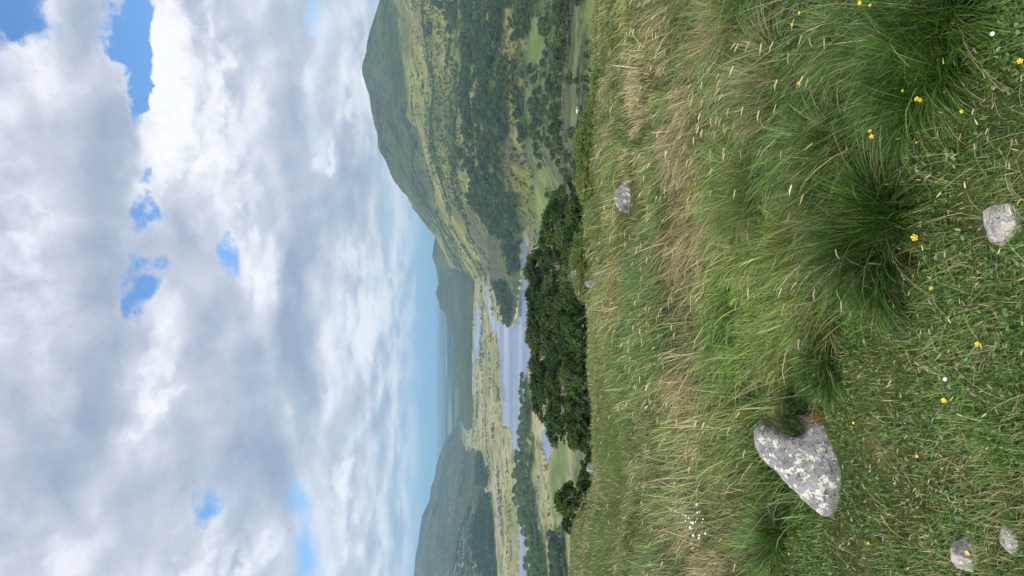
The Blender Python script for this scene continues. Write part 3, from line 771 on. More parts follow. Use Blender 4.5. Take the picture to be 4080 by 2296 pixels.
# --- bushes at the end of the thicket
BUSH = [tree_kind(200 + i, 2.6, 1.5, 1.7, 75, 60, 0.10, 10, M_oak, 0.05, 0.07, 0.2) for i in range(2)]
def bush(kind, x, y, d, scale, label):
    a, te = float(az_of(x, y)), float(tan_el(x, y)); X, Y = math.sin(a) * d, math.cos(a) * d
    g = float(land_z(X, Y))
    plant_tree(kind, 'bush', (X, Y, g - 0.05), scale, rgt.uniform(0, 6), label, 'bush', 'dark bushes beside the thicket')
bush(BUSH[0], 2345, 1992, 26, (0.40, 0.40, 0.52), 'round dark bush standing alone on the crest past the thicket')
bush(BUSH[1], 2290, 2085, 34, 0.30, 'small dark bush beyond the lone round bush, toward the green mound')
bush(BUSH[1], 2280, 1870, 58, 0.85, 'low dark bush between the thicket end and the lone round bush')
bush(BUSH[0], 2270, 1925, 64, 0.9, 'low spreading bush just behind the lone round bush')
# low green shrubs on the crest
SHRUB = [tree_kind(220 + i, 0.5, 0.55, 0.34, 46, 60, 0.028, 6, M_lit, 0.0, 0.012, 0.12) for i in range(2)]
for j, (x_, y_, sz) in enumerate([(2362, 330, 0.6), (2366, 400, 0.55), (2356, 490, 0.7), (2325, 560, 1.15), (2322, 640, 1.2), (2330, 715, 1.0), (2300, 1000, 0.8), (2300, 1130, 0.6)]):
    X, Y, Z = hit(x_ + 22, y_, 8, 40)
    if math.hypot(X, Y) > 24: X, Y = X * 15.5 / math.hypot(X, Y), Y * 15.5 / math.hypot(X, Y); Z = float(ground_z(X, Y))
    plant_tree(SHRUB[j % 2], 'low_shrub', (X, Y, Z - 0.03), (sz, sz, sz * 0.62), rgt.uniform(0, 6), ('low green shrub on the crest, ' + ordinal[j] + ' from the mountain edge of the photo') if j < 6 else ('low green shrub on the mossy knoll, ' + ('mountain' if j == 6 else 'lake') + ' side'), 'shrub', 'low shrubs on the crest')
# undergrowth under the oaks' skirts
for j, y in enumerate(np.linspace(700, 1740, 14)):
    y = y + rgt.uniform(-15, 15); d = 70 + rgt.uniform(-4, 4)
    a, te = float(az_of(2300, y)), 0; X, Y = math.sin(a) * d, math.cos(a) * d
    g = float(land_z(X, Y)); top = CAM_Z + d * float(tan_el(np.interp(y, TOPLINE[:, 0], TOPLINE[:, 1]) * 0.3 + 0.7 * 2290 + rgt.uniform(-12, 12), y))
    h = top - g
    if h < 0.6: continue
    w = rgt.uniform(1.15, 1.5)
    plant_tree(BUSH[j % 2], 'undergrowth_bush', (X, Y, g - 0.1), (w, w, h / 2.6), rgt.uniform(0, 6), f'low leafy bush under the oaks, {ordinal[j]} from the mountain end of the thicket foot', 'bush', 'undergrowth at the foot of the thicket')

# --- woods further off
FAR = [tree_kind(300 + i, 8.5, 3.3, 3.2, 26, 16, 0.62, 4, M_wood) for i in range(4)]
NEARW = [tree_kind(320 + i, 9.0, 3.3, 3.4, 60, 34, 0.36, 8, M_wood) for i in range(4)]
LIT = [tree_kind(340 + i, 9.0, 4.0, 3.4, 40, 26, 0.55, 6, M_lit) for i in range(4)]
def nearest(a, x, y):
    r = np.hypot(x, y); an = np.arctan2(x, y)
    i = np.clip(np.round(np.interp(an, th, np.arange(len(th)))).astype(int), 0, len(th) - 1)
    k = np.clip(np.round(np.interp(r, rr, np.arange(len(rr)))).astype(int), 0, len(rr) - 1)
    return a[i, k]
def scatter(n, r0, r1, half_az=24):
    a = np.radians(rgt.uniform(-half_az, half_az, n)); r = np.sqrt(rgt.uniform(r0 * r0, r1 * r1, n))
    return np.sin(a) * r, np.cos(a) * r
def instancer(name, pts, rot, sc, idx, kinds, label):
    """one mass of far trees: points that carry tree meshes"""
    me = bpy.data.meshes.new(name); me.vertices.add(len(pts)); me.vertices.foreach_set('co', np.asarray(pts, np.float32).ravel()); me.update()
    fattr(me, 'turn', rot); fattr(me, 'size', sc)
    a = me.attributes.new('pick', 'INT', 'POINT'); a.data.foreach_set('value', np.asarray(idx, np.int32))
    col = bpy.data.collections.new(name + '_kinds')
    for j, k in enumerate(kinds):
        o = bpy.data.objects.new(f'{name}_kind_{j}', k.crown); col.objects.link(o)
    g = bpy.data.node_groups.new(name, 'GeometryNodeTree')
    g.interface.new_socket('Geometry', in_out='INPUT', socket_type='NodeSocketGeometry')
    g.interface.new_socket('Geometry', in_out='OUTPUT', socket_type='NodeSocketGeometry')
    N = g.nodes; L = g.links
    gi = N.new('NodeGroupInput'); go = N.new('NodeGroupOutput')
    ci = N.new('GeometryNodeCollectionInfo'); ci.inputs['Collection'].default_value = col; ci.inputs['Separate Children'].default_value = True; ci.inputs['Reset Children'].default_value = True
    ip = N.new('GeometryNodeInstanceOnPoints'); ip.inputs['Pick Instance'].default_value = True
    def na(nm, ty):
        n = N.new('GeometryNodeInputNamedAttribute'); n.data_type = ty; n.inputs[0].default_value = nm; return n.outputs[0]
    cx = N.new('ShaderNodeCombineXYZ'); L.new(na('turn', 'FLOAT'), cx.inputs[2])
    L.new(gi.outputs[0], ip.inputs['Points']); L.new(ci.outputs[0], ip.inputs['Instance'])
    L.new(na('pick', 'INT'), ip.inputs['Instance Index']); L.new(cx.outputs[0], ip.inputs['Rotation']); L.new(na('size', 'FLOAT'), ip.inputs['Scale'])
    L.new(ip.outputs[0], go.inputs[0])
    o = obj(name, me, kind='stuff', label=label)
    md = o.modifiers.new('trees', 'NODES'); md.node_group = g
    return o
X, Y = scatter(52000, 330, 2700)
Z = land_z(X, Y)
wd = nearest(ATT['wood'], X, Y); px_, py_ = proj(X, Y, Z)
cm = nearest(comp, X, Y)
single = in_poly(px_, py_, WOODS[3]) & (py_ < 2330) & (py_ > 1440)
near_right = (py_ < 900) & (np.hypot(X, Y) < 760)
pick = (wd > 0.45) & ~single & ~near_right
n = pick.sum()
big_ = np.clip(1.1 + 0.55 * fbm(X, Y, 60, 2, 13), 0.55, 1.7)
instancer('far_woods', np.stack([X, Y, Z - 0.6], 1)[pick], rgt.uniform(0, 6.28, n), (big_ * rgt.uniform(0.5, 1.3, len(X)))[pick], rgt.integers(0, 4, n), FAR, 'dense dark green oak woods covering the lower slopes and spur')
# scattered scrub on the sunny slopes, marsh and shores
X2, Y2 = scatter(70000, 150, 3300)
_xa, _ya = scatter(5000, 150, 1000); X2 = np.concatenate([X2, _xa]); Y2 = np.concatenate([Y2, _ya])
Z2 = land_z(X2, Y2); sb = nearest(scrub, X2, Y2); sh = nearest(shore.astype(float), X2, Y2); lk = nearest(lake, X2, Y2); fd = nearest(ATT['field'], X2, Y2)
cl = fbm(X2, Y2, 55, 3, 17)
p2, q2 = proj(X2, Y2, Z2)
mslope = (nearest(comp, X2, Y2) == 1) & (p2 > 1640)
low_r = (q2 < 1000) & (p2 > 2040) & (np.hypot(X2, Y2) < 1000) & (nearest(ATT['wood'], X2, Y2) < 0.5)
keep = ((low_r & (cl > 0.1) & (rgt.random(len(X2)) < 0.6)) | ((nearest(ATT['marsh'], X2, Y2) > 0.5) & (nearest(comp, X2, Y2) == 0) & (np.hypot(X2, Y2) > 900) & (cl > 0.40) & (rgt.random(len(X2)) < 0.6)) | ((sb > 0.5) & (cl > -0.28)) | ((sh > 0.5) & (cl > 0.28) & (rgt.random(len(X2)) < 0.5)) | (mslope & (cl > 0.12))) & ~lk & (fd < 0.5)
n = keep.sum()
instancer('slope_scrub', np.stack([X2, Y2, Z2 - 0.3], 1)[keep], rgt.uniform(0, 6.28, n), np.where(p2[keep] < 2000, rgt.uniform(0.28, 0.8, n), rgt.uniform(0.2, 0.55, n)), rgt.integers(0, 4, n), FAR, 'scattered scrub and gorse dotting the slopes and shores')
# trees one can tell apart: the promontory in front of the lake and the slope with the fields
sel = np.where(single & (wd > 0.45))[0]
sel = sel[np.argsort(-px_[sel])][:]
rgt.shuffle(sel)
chosen = []
for s_ in sel:
    if all((X[s_] - X[c]) ** 2 + (Y[s_] - Y[c]) ** 2 > 7.0 ** 2 for c in chosen): chosen.append(s_)
    if len(chosen) >= 230: break
for c in chosen:
    sc_ = rgt.uniform(0.75, 1.25)
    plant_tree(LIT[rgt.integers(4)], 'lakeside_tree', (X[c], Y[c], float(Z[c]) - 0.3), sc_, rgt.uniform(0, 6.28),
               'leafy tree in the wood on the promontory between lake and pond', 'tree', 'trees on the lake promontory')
xa, ya = scatter(9000, 150, 760)
za = land_z(xa, ya); pa, qa = proj(xa, ya, za); cl = fbm(xa, ya, 48, 3, 19)
fa_ = nearest(ATT['field'], xa, ya)
ok = (qa < 960) & (qa > -60) & (pa < 2400) & (pa > 2040) & (fa_ < 0.4) & (cl > 0.15) & ~((np.abs(qa - 441) < 90) & (pa > 2270))
sel = np.where(ok)[0]; rgt.shuffle(sel); chosen = []
for s_ in sel:
    rad_ = 6.0
    if all((xa[s_] - xa[c]) ** 2 + (ya[s_] - ya[c]) ** 2 > rad_ ** 2 for c in chosen): chosen.append(s_)
    if len(chosen) >= 260: break
for c in chosen:
    sc_ = rgt.uniform(0.45, 1.05) * (0.75 if np.hypot(xa[c], ya[c]) < 350 else 1.0)
    plant_tree(NEARW[rgt.integers(4)], 'hillside_tree', (xa[c], ya[c], float(za[c]) - 0.3), sc_, rgt.uniform(0, 6.28),
               'dark green tree among the small fields on the lower slope of the mountain', 'tree', 'trees among the fields of the slope')

# ------------------------------------------------------------------ stones
def hull_planes(points):
    import bmesh
    bm = bmesh.new()
    for p in points: bm.verts.new(p)
    bmesh.ops.convex_hull(bm, input=bm.verts)
    c = Vector(np.mean(points, axis=0)); pl = []
    for f in bm.faces:
        f.normal_update(); nn = f.normal.normalized()
        d = nn.dot(f.verts[0].co - c)
        if d < 0: nn = -nn; d = -d
        pl.append((nn.x, nn.y, nn.z, max(d, 1e-4)))
    bm.free()
    return np.array(pl), np.array(c)
def ico(sub):
    import bmesh
    bm = bmesh.new(); bmesh.ops.create_icosphere(bm, subdivisions=sub, radius=1.0)
    v = np.array([q.co[:] for q in bm.verts]); f = np.array([[q.index for q in fa.verts] for fa in bm.faces]); bm.free()
    return v / np.linalg.norm(v, axis=1)[:, None], f
ICO5 = ico(6); ICO4 = ico(5); ICO3 = ico(4)
def rock_mesh(name, points, seed, rough=0.07, p=14, ic=None, notch=None):
    dirs, f = ic or ICO4
    pl, c = hull_planes(points)
    q = np.maximum(dirs @ pl[:, :3].T / pl[:, 3], 0)
    r = (q ** p).sum(1) ** (-1 / p)
    size = float(np.ptp(np.asarray(points), axis=0).max())
    v = dirs * r[:, None]
    s = size
    nz = fbm(v[:, 0] + 0.7 * v[:, 2], v[:, 1] - 0.6 * v[:, 2], s * 0.35, 5, seed, 0.55) + 0.6 * fbm(v[:, 1] + 0.3 * v[:, 0], v[:, 2] + 0.2 * v[:, 1], s * 0.22, 5, seed + 3, 0.55)
    crack = -np.clip(0.12 - np.abs(fbm(v[:, 0] * 0.5 + v[:, 2], v[:, 1] + v[:, 2] * 0.4, s * 0.5, 3, seed + 9)), 0, 1) * 2.2
    nf = fbm(v[:, 0] * 1.1 + 0.8 * v[:, 2], v[:, 1] - 0.7 * v[:, 2] + 0.3 * v[:, 0], s * 0.06, 4, seed + 21, 0.6)
    strata = np.sin(30.0 / s * (v[:, 2] + 0.45 * v[:, 0] + 0.02 * nz)) 
    v = v * (1 + rough * (nz + crack + 0.32 * nf + 0.06 * strata))[:, None]
    v = v + c
    if notch is not None:
        nc, nr, nd = notch
        k = np.exp(-((v - nc) ** 2).sum(1) / nr ** 2)
        v = v + (c - v) * (nd * k)[:, None]
    return mesh_np(name, v, tris=f)
def rock_points(w, d, h, rg, sink=0.3):
    pts = []
    for k in range(6):
        a = k / 6 * 6.283 + rg.uniform(-0.25, 0.25)
        pts.append((0.5 * w * math.cos(a) * rg.uniform(0.85, 1.05), 0.5 * d * math.sin(a) * rg.uniform(0.85, 1.05), -sink * h))
        s = rg.uniform(0.45, 1.0)
        pts.append((0.5 * w * s * math.cos(a + 0.3), 0.5 * d * s * math.sin(a + 0.3), h * rg.uniform(0.3, 0.75)))
    for k in range(4):
        a = rg.uniform(0, 6.283); s = rg.uniform(0.15, 0.5)
        pts.append((0.5 * w * s * math.cos(a), 0.5 * d * s * math.sin(a), h * rg.uniform(0.85, 1.0)))
    return pts
def rock_material(name, sc, lich=1.0, base=(0.40, 0.39, 0.40), dark=(0.19, 0.185, 0.195)):
    mt, t, b = material(name)
    tcn = t.n.new('ShaderNodeTexCoord').outputs['Object']
    p = t.vec('ADD', tcn, t.vec('MULTIPLY', t.vec('SUBTRACT', t.noise(tcn, 9 * sc, 4, 0.6, col=True), (0.5, 0.5, 0.5)), (0.05, 0.05, 0.05)))
    n1 = t.noise(p, 6 * sc, 6, 0.62); n2 = t.noise(p, 34 * sc, 5, 0.65); n3 = t.noise(p, 14 * sc, 5, 0.6)
    c = t.mix(t.ss(n1, 0.35, 0.65), dark, base)
    c = t.mix(t.ss(n2, 0.35, 0.7, 0, 0.5), c, (0.44, 0.43, 0.43))
    # crustose lichen: ragged pale patches that run together, and finer flecks
    pw = t.vec('ADD', t.vec('MULTIPLY', p, (1.0, 0.72, 0.72)), t.vec('MULTIPLY', t.vec('SUBTRACT', t.noise(tcn, 42 * sc, 4, 0.65, col=True), (0.5, 0.5, 0.5)), (0.03 / sc, 0.03 / sc, 0.03 / sc)))
    v1 = t.voro(pw, 24 * sc)
    l1 = t.math('MULTIPLY', t.ss(v1, 0.50, 0.40), t.ss(n3, 0.49, 0.54))
    l2 = t.ss(t.noise(pw, 27 * sc, 4, 0.6), 0.555, 0.58)
    l3 = t.math('MULTIPLY', t.ss(t.noise(pw, 60 * sc, 3, 0.6), 0.60, 0.66), 0.7)
    li = t.math('MULTIPLY', t.math('MAXIMUM', t.math('MAXIMUM', l1, l2), l3), lich)
    c = t.mix(li, c, t.mix(t.ss(n2, 0.3, 0.7), (0.58, 0.56, 0.47), (0.78, 0.77, 0.71)))
    c = t.mix(t.ss(t.noise(p, 20 * sc, 5, 0.65), 0.60, 0.68, 0, 0.8), c, (0.07, 0.065, 0.06))
    ck = t.math('ABSOLUTE', t.math('SUBTRACT', t.noise(t.vec('MULTIPLY', p, (1.0, 1.0, 2.2)), 7 * sc, 4, 0.6), 0.5))
    c = t.mix(t.ss(ck, 0.012, 0.0, 0, 0.85), c, (0.05, 0.045, 0.04))
    t.put(b.inputs['Base Color'], c)
    b.inputs['Roughness'].default_value = 0.9
    h = t.math('ADD', t.math('MULTIPLY', n2, 0.5), t.math('ADD', n3, t.math('MULTIPLY', li, 0.25)))
    h = t.math('ADD', h, t.math('MULTIPLY', t.noise(p, 90 * sc, 5, 0.7), 0.4))
    bump(t, b, h, 0.9, 0.022 / sc)
    return mt
M_boulder = rock_material('lichened_grey_stone', 1.0, 1.0, (0.42, 0.41, 0.425), (0.20, 0.195, 0.21))
M_stone = rock_material('pale_grey_stone', 1.5, 0.7, (0.62, 0.57, 0.55), (0.36, 0.32, 0.30))
M_farstone = rock_material('far_grey_stone', 0.7, 0.6, (0.30, 0.29, 0.30), (0.11, 0.10, 0.11))

# ------------------------------------------------------------------ grass blades
def grass_material(name, trans=0.35):
    mt = bpy.data.materials.new(name); mt.use_nodes = True
    t = NT(mt.node_tree); t.n.clear()
    o = t.n.new('ShaderNodeOutputMaterial')
    c = t.attr('tint', 'Color')
    d = t.n.new('ShaderNodeBsdfDiffuse'); t.put(d.inputs[0], c)
    tr = t.n.new('ShaderNodeBsdfTranslucent'); t.put(tr.inputs[0], c)
    gl = t.n.new('ShaderNodeBsdfGlossy'); gl.inputs['Roughness'].default_value = 0.45; gl.inputs[0].default_value = (0.9, 0.95, 0.9, 1)
    mx = t.n.new('ShaderNodeMixShader'); mx.inputs[0].default_value = trans
    t.l.new(d.outputs[0], mx.inputs[1]); t.l.new(tr.outputs[0], mx.inputs[2])
    m2 = t.n.new('ShaderNodeMixShader'); m2.inputs[0].default_value = 0.035
    t.l.new(mx.outputs[0], m2.inputs[1]); t.l.new(gl.outputs[0], m2.inputs[2]); t.l.new(m2.outputs[0], o.inputs[0])
    return mt
M_grass = grass_material('grass_blade')
def blades(root, L, phi, t0, t1, w, c0, c1, rg, nseg=3, head=False):
    """curved tapering blades: root (n,3), length, heading, lean at root and tip, width, colours (n,3)"""
    n = len(root)
    P = np.empty((n, nseg + 1, 3)); P[:, 0] = root
    ch, sh = np.cos(phi), np.sin(phi)
    for j in range(nseg):
        a = t0 + (t1 - t0) * ((j + 0.5) / nseg)
        st = (L / nseg)[:, None] * np.stack([np.sin(a) * ch, np.sin(a) * sh, np.cos(a)], 1)
        P[:, j + 1] = P[:, j] + st
    tw = rg.uniform(-1.0, 1.0, n)
    side = np.stack([-sh * np.cos(tw), ch * np.cos(tw), np.sin(tw)], 1) * (w * 0.5)[:, None]
    prof = np.linspace(1, 0.35, nseg + 1) if not head else np.full(nseg + 1, 0.8)
    V = np.empty((n, 2 * nseg + 1, 3)); C = np.empty((n, 2 * nseg + 1, 3))
    for j in range(nseg):
        V[:, 2 * j] = P[:, j] - side * prof[j]; V[:, 2 * j + 1] = P[:, j] + side * prof[j]
        f = (j / nseg); C[:, 2 * j] = C[:, 2 * j + 1] = c0 * (1 - f) + c1 * f
    V[:, -1] = P[:, -1]; C[:, -1] = c1
    k = 2 * nseg + 1; base = (np.arange(n) * k)[:, None]
    Q = [base + np.array([2 * j, 2 * j + 1, 2 * j + 3, 2 * j + 2]) for j in range(nseg - 1)]
    Q = np.stack(Q, 1).reshape(-1, 4) if Q else np.zeros((0, 4), int)
    T = base + np.array([2 * nseg - 2, 2 * nseg - 1, 2 * nseg])
    return V.reshape(-1, 3), Q, T, C.reshape(-1, 3), P[:, -1]
def blade_mesh(name, sets):
    V, Q, T, C, o = [], [], [], [], 0
    for v, q, t_, c, _ in sets:
        V.append(v); Q.append(q + o); T.append(t_ + o); C.append(c); o += len(v)
    me = mesh_np(name, np.concatenate(V), tris=np.concatenate(T), quads=np.concatenate(Q), smooth=True)
    cattr(me, 'tint', np.clip(np.concatenate(C), 0.003, 0.9))
    me.materials.append(M_grass)
    return me
def shade(cols, wts, n, rg, var=0.22):
    cols = np.array(cols, float) * (1.18, 1.2, 1.0); wts = np.array(wts, float) / sum(wts)
    c = cols[rg.choice(len(cols), n, p=wts)]
    return c * np.exp(rg.normal(0, var, (n, 1))) * np.exp(rg.normal(0, 0.06, (n, 3)))
GREEN = [(0.085, 0.165, 0.03), (0.115, 0.20, 0.05), (0.06, 0.125, 0.025), (0.135, 0.20, 0.05)]
DEEP = [(0.034, 0.085, 0.012), (0.047, 0.105, 0.015), (0.062, 0.122, 0.019), (0.026, 0.068, 0.014)]
COOL = [(0.11, 0.175, 0.065), (0.14, 0.205, 0.08), (0.09, 0.15, 0.05)]
STRAW = [(0.42, 0.35, 0.21), (0.50, 0.41, 0.29), (0.35, 0.30, 0.16), (0.42, 0.33, 0.25)]
OLIVE = [(0.14, 0.175, 0.055), (0.17, 0.20, 0.07), (0.11, 0.15, 0.045)]
BROWN = [(0.16, 0.10, 0.055), (0.20, 0.14, 0.08)]
rg = np.random.default_rng(77)
def polar(n, r0, r1, pw, half=26.0, wing=0.0):
    """points in front of the viewer, thinning with distance like r ** -pw per unit of r"""
    u = rg.random(n); e = 1 - pw
    r = (r0 ** e + u * (r1 ** e - r0 ** e)) ** (1 / e) if abs(e) > 1e-6 else r0 * (r1 / r0) ** u
    a = np.radians(rg.uniform(-half, half, n))
    if wing:                                                # thinner cover to either side of the view
        k = rg.random(n) < wing
        a[k] = np.radians((half + 24 * rg.random(int(k.sum()))) * rg.choice([-1, 1], int(k.sum())))
    return np.sin(a) * r, np.cos(a) * r, r
TURF_Y = np.array([-600, 0, 330, 520, 640, 760, 1000, 1170, 1210, 1400, 1600, 1680, 2020, 2060, 2296, 3000])
TURF_X = np.array([3760, 3760, 3700, 3560, 3430, 3560, 3600, 3560, 3330, 3270, 3290, 3340, 3240, 3130, 3080, 3080])
# where stones lie the turf leaves them bare: (x, y, radius)
BARE = []
def bare(x, y):
    k = np.ones(len(x), bool)
    for bx, by, br in BARE: k &= (x - bx) ** 2 + (y - by) ** 2 > br * br
    return k
ROCKS = []
def place_rock(x0, x1, y0, y1, seed, label, mat, depth=0.8, lift=1.0, bare_r=0.42, ic=None, sink=0.3, group='stones on the hillside', pts=None, rot=None):
    """a stone whose foot meets the ground at photo x1, spanning photo y0..y1"""
    X, Y, Z = hit(x1 - 0.15 * (x1 - x0), (y0 + y1) / 2, 1.0, 90)
    d = math.sqrt(X * X + Y * Y + (CAM_Z - Z) ** 2)
    w = (y1 - y0) / F_PX * d; el_ = math.atan2(CAM_Z - Z, math.hypot(X, Y))
    vis_h = (x1 - x0) / F_PX * d
    dep = depth * w
    h = max((vis_h - 0.5 * dep * math.sin(el_)) / math.cos(el_), 0.25 * vis_h) * lift
    rgk = np.random.default_rng(seed)
    a = math.atan2(X, Y)
    Xc, Yc = X + math.sin(a) * dep * 0.35, Y + math.cos(a) * dep * 0.35
    me = rock_mesh('stone', pts or rock_points(w, dep, h, rgk, sink), seed, rough=0.13, p=26, ic=ic or ICO3)
    o = obj('stone', me, mat, loc=(Xc, Yc, float(ground_z(Xc, Yc))), label=label, cat='stone', group=group)
    o.rotation_euler = (0, 0, -a if rot is None else rot)
    BARE.append((Xc, Yc, bare_r * max(w, dep)))
    if group == 'stones along the crest' and w > 0.45: BARE.append((Xc - math.sin(a) * 0.5 * w, Yc - math.cos(a) * 0.5 * w, 0.45 * w))
    return o
far_grp = 'stones along the crest'
place_rock(2474, 2516, 690, 866, 11, 'long two-toned stone, largest in the grass near the crest', M_farstone, 0.45, 2.0, group=far_grp)
place_rock(2402, 2428, 696, 752, 12, 'grey stone of the pair on the crest, on the mountain side', M_farstone, 0.7, 1.3, group=far_grp)
place_rock(2400, 2428, 752, 794, 13, 'grey stone of the pair on the crest, on the thicket side', M_farstone, 0.7, 1.3, group=far_grp)
place_rock(2336, 2352, 768, 794, 14, 'tiny pale stone at the skyline beside the thicket end', M_farstone, 0.7, 1.6, group=far_grp)
place_rock(2282, 2306, 1066, 1100, 15, 'pale stone on top of the mossy knoll', M_farstone, 0.8, 1.3, group=far_grp)
place_rock(2340, 2382, 1104, 1158, 16, 'white broken stone at the foot of the mossy knoll', M_farstone, 0.8, 1.2, group=far_grp)
place_rock(2298, 2322, 1144, 1184, 17, 'small grey stone at the lake-side end of the knoll', M_farstone, 0.8, 1.3, group=far_grp)
place_rock(2352, 2368, 946, 974, 18, 'tiny pale stone in the grass below the knoll', M_farstone, 0.8, 1.4, group=far_grp)
place_rock(2318, 2360, 1646, 1696, 19, 'dark grey rock at the foot of the thicket, nearest the oaks', M_farstone, 0.8, 1.2, group=far_grp)
place_rock(2326, 2358, 1722, 1774, 20, 'low dark grey rock between the thicket and the lone bush', M_farstone, 0.8, 1.2, group=far_grp)
place_rock(2308, 2330, 1798, 1830, 21, 'small grey rock half hidden behind the bushes', M_farstone, 0.8, 1.2, group=far_grp)
place_rock(2340, 2376, 1836, 1894, 22, 'humped grey rock beside the lone round bush', M_farstone, 0.8, 1.2, group=far_grp)
place_rock(2502, 2513, 350, 388, 23, 'thin white sliver of stone in the grass near the crest', M_farstone, 0.4, 1.3, group=far_grp)
place_rock(2598, 2640, 560, 610, 24, 'small brown-shadowed stone sunk in the long grass', M_farstone, 0.6, 0.8, group=far_grp)
# stones by the viewer's feet
place_rock(3925, 4085, 790, 1000, 31, 'flat pale rock bedded in the turf at the near edge', M_stone, 0.9, 0.34, 0.27, ICO4, group='stones in the turf')
place_rock(3815, 3905, 2135, 2280, 32, 'small pale stone on the turf below the big boulder', M_stone, 0.6, 1.0, 0.30, ICO4, group='stones in the turf')
place_rock(4000, 4062, 2080, 2215, 33, 'broken brownish rock beside the small pale stone', M_stone, 0.6, 0.7, 0.25, ICO4, group='stones in the turf')
place_rock(3818, 3842, 2052, 2090, 34, 'tiny grey pebble above the small pale stone', M_stone, 0.8, 1.0, 0.40, ICO3, group='stones in the turf')
# the boulder
bX, bY, bZ = hit(3325, 470, 1.0, 20) if False else hit(3328, 1822, 1.0, 20)
ba = math.atan2(bX, bY)
bd = math.sqrt(bX * bX + bY * bY + (CAM_Z - bZ) ** 2)
S = 415.0 / F_PX * bd / 0.40
bp = np.array([(0.09, 0.0, 0.215), (0.06, 0.02, 0.228), (0.115, 0.07, 0.215), (0.0, 0.07, 0.20), (-0.06, 0.03, 0.158), (-0.13, 0.0, 0.10), (-0.18, -0.04, 0.075), (-0.205, -0.085, 0.05), (-0.21, -0.04, -0.05), (-0.19, -0.125, 0.03), (-0.16, -0.13, 0.05),
 (0.150, 0.02, 0.175), (0.165, 0.03, -0.06), (0.16, 0.16, -0.06), (0.125, -0.13, -0.06), (0.12, -0.12, 0.02), (-0.06, -0.165, -0.06), (-0.05, -0.155, 0.02), (-0.17, -0.14, -0.06), (0.04, -0.12, 0.085), (-0.10, -0.125, 0.045), (-0.10, 0.15, -0.06), (0.05, 0.18, 0.12), (0.125, -0.045, 0.125)]) * S
Bc = (bX + math.sin(ba) * 0.13 * S, bY + math.cos(ba) * 0.13 * S)
boulder = bpy.data.objects.new('boulder', None); COL.objects.link(boulder)
boulder.location = (Bc[0], Bc[1], float(ground_z(*Bc)) + 0.01); boulder.rotation_euler = (0, 0, -ba)
tag(boulder, 'large grey boulder blotched with pale lichen, lying in the grass', 'boulder')
obj('rock', rock_mesh('rock', [tuple(q) for q in bp], 61, 0.085, 24, ICO5, (np.array([0.15, -0.06, 0.11]) * S, 0.055 * S, 0.42)), M_boulder, boulder)
BARE.append((Bc[0], Bc[1], 0.17 * S))
# moss and tuft in the boulder's notch, dead moss under it
def tuft(center, rad, n, L0, L1, c0, wts, spread=(0.2, 0.9), width=0.002):
    pr = center + rg.normal(size=(n, 3)) * np.array(rad)
    L = rg.uniform(L0, L1, n); cc = shade(c0, wts, n, rg)
    return blades(pr, L, rg.uniform(0, 6.283, n), rg.uniform(0, 0.7, n), rg.uniform(*spread, n) + 0.5, np.full(n, width), cc, cc * 1.15, rg, 2)
ms = [tuft(np.array([0.118, -0.045, 0.115]) * S, (0.020 * S, 0.020 * S, 0.022 * S), 2600, 0.012, 0.045, DEEP + BROWN, [3, 2, 2, 4, 1.2, 0.8]),
      tuft(np.array([0.135, 0.0, 0.185]) * S, (0.014 * S, 0.02 * S, 0.010 * S), 700, 0.01, 0.025, DEEP + BROWN, [2, 2, 1, 3, 3, 3])]
obj('moss', blade_mesh('moss', ms), None, boulder)
ds = [tuft(np.array([0.135, -0.11, 0.03]) * S, (0.012 * S, 0.012 * S, 0.022 * S), 1300, 0.008, 0.022, [(0.28, 0.16, 0.09), (0.22, 0.13, 0.08), (0.36, 0.25, 0.15)], [1, 1, 1], width=0.003)]
obj('dead_moss', blade_mesh('dead_moss', ds), None, boulder)

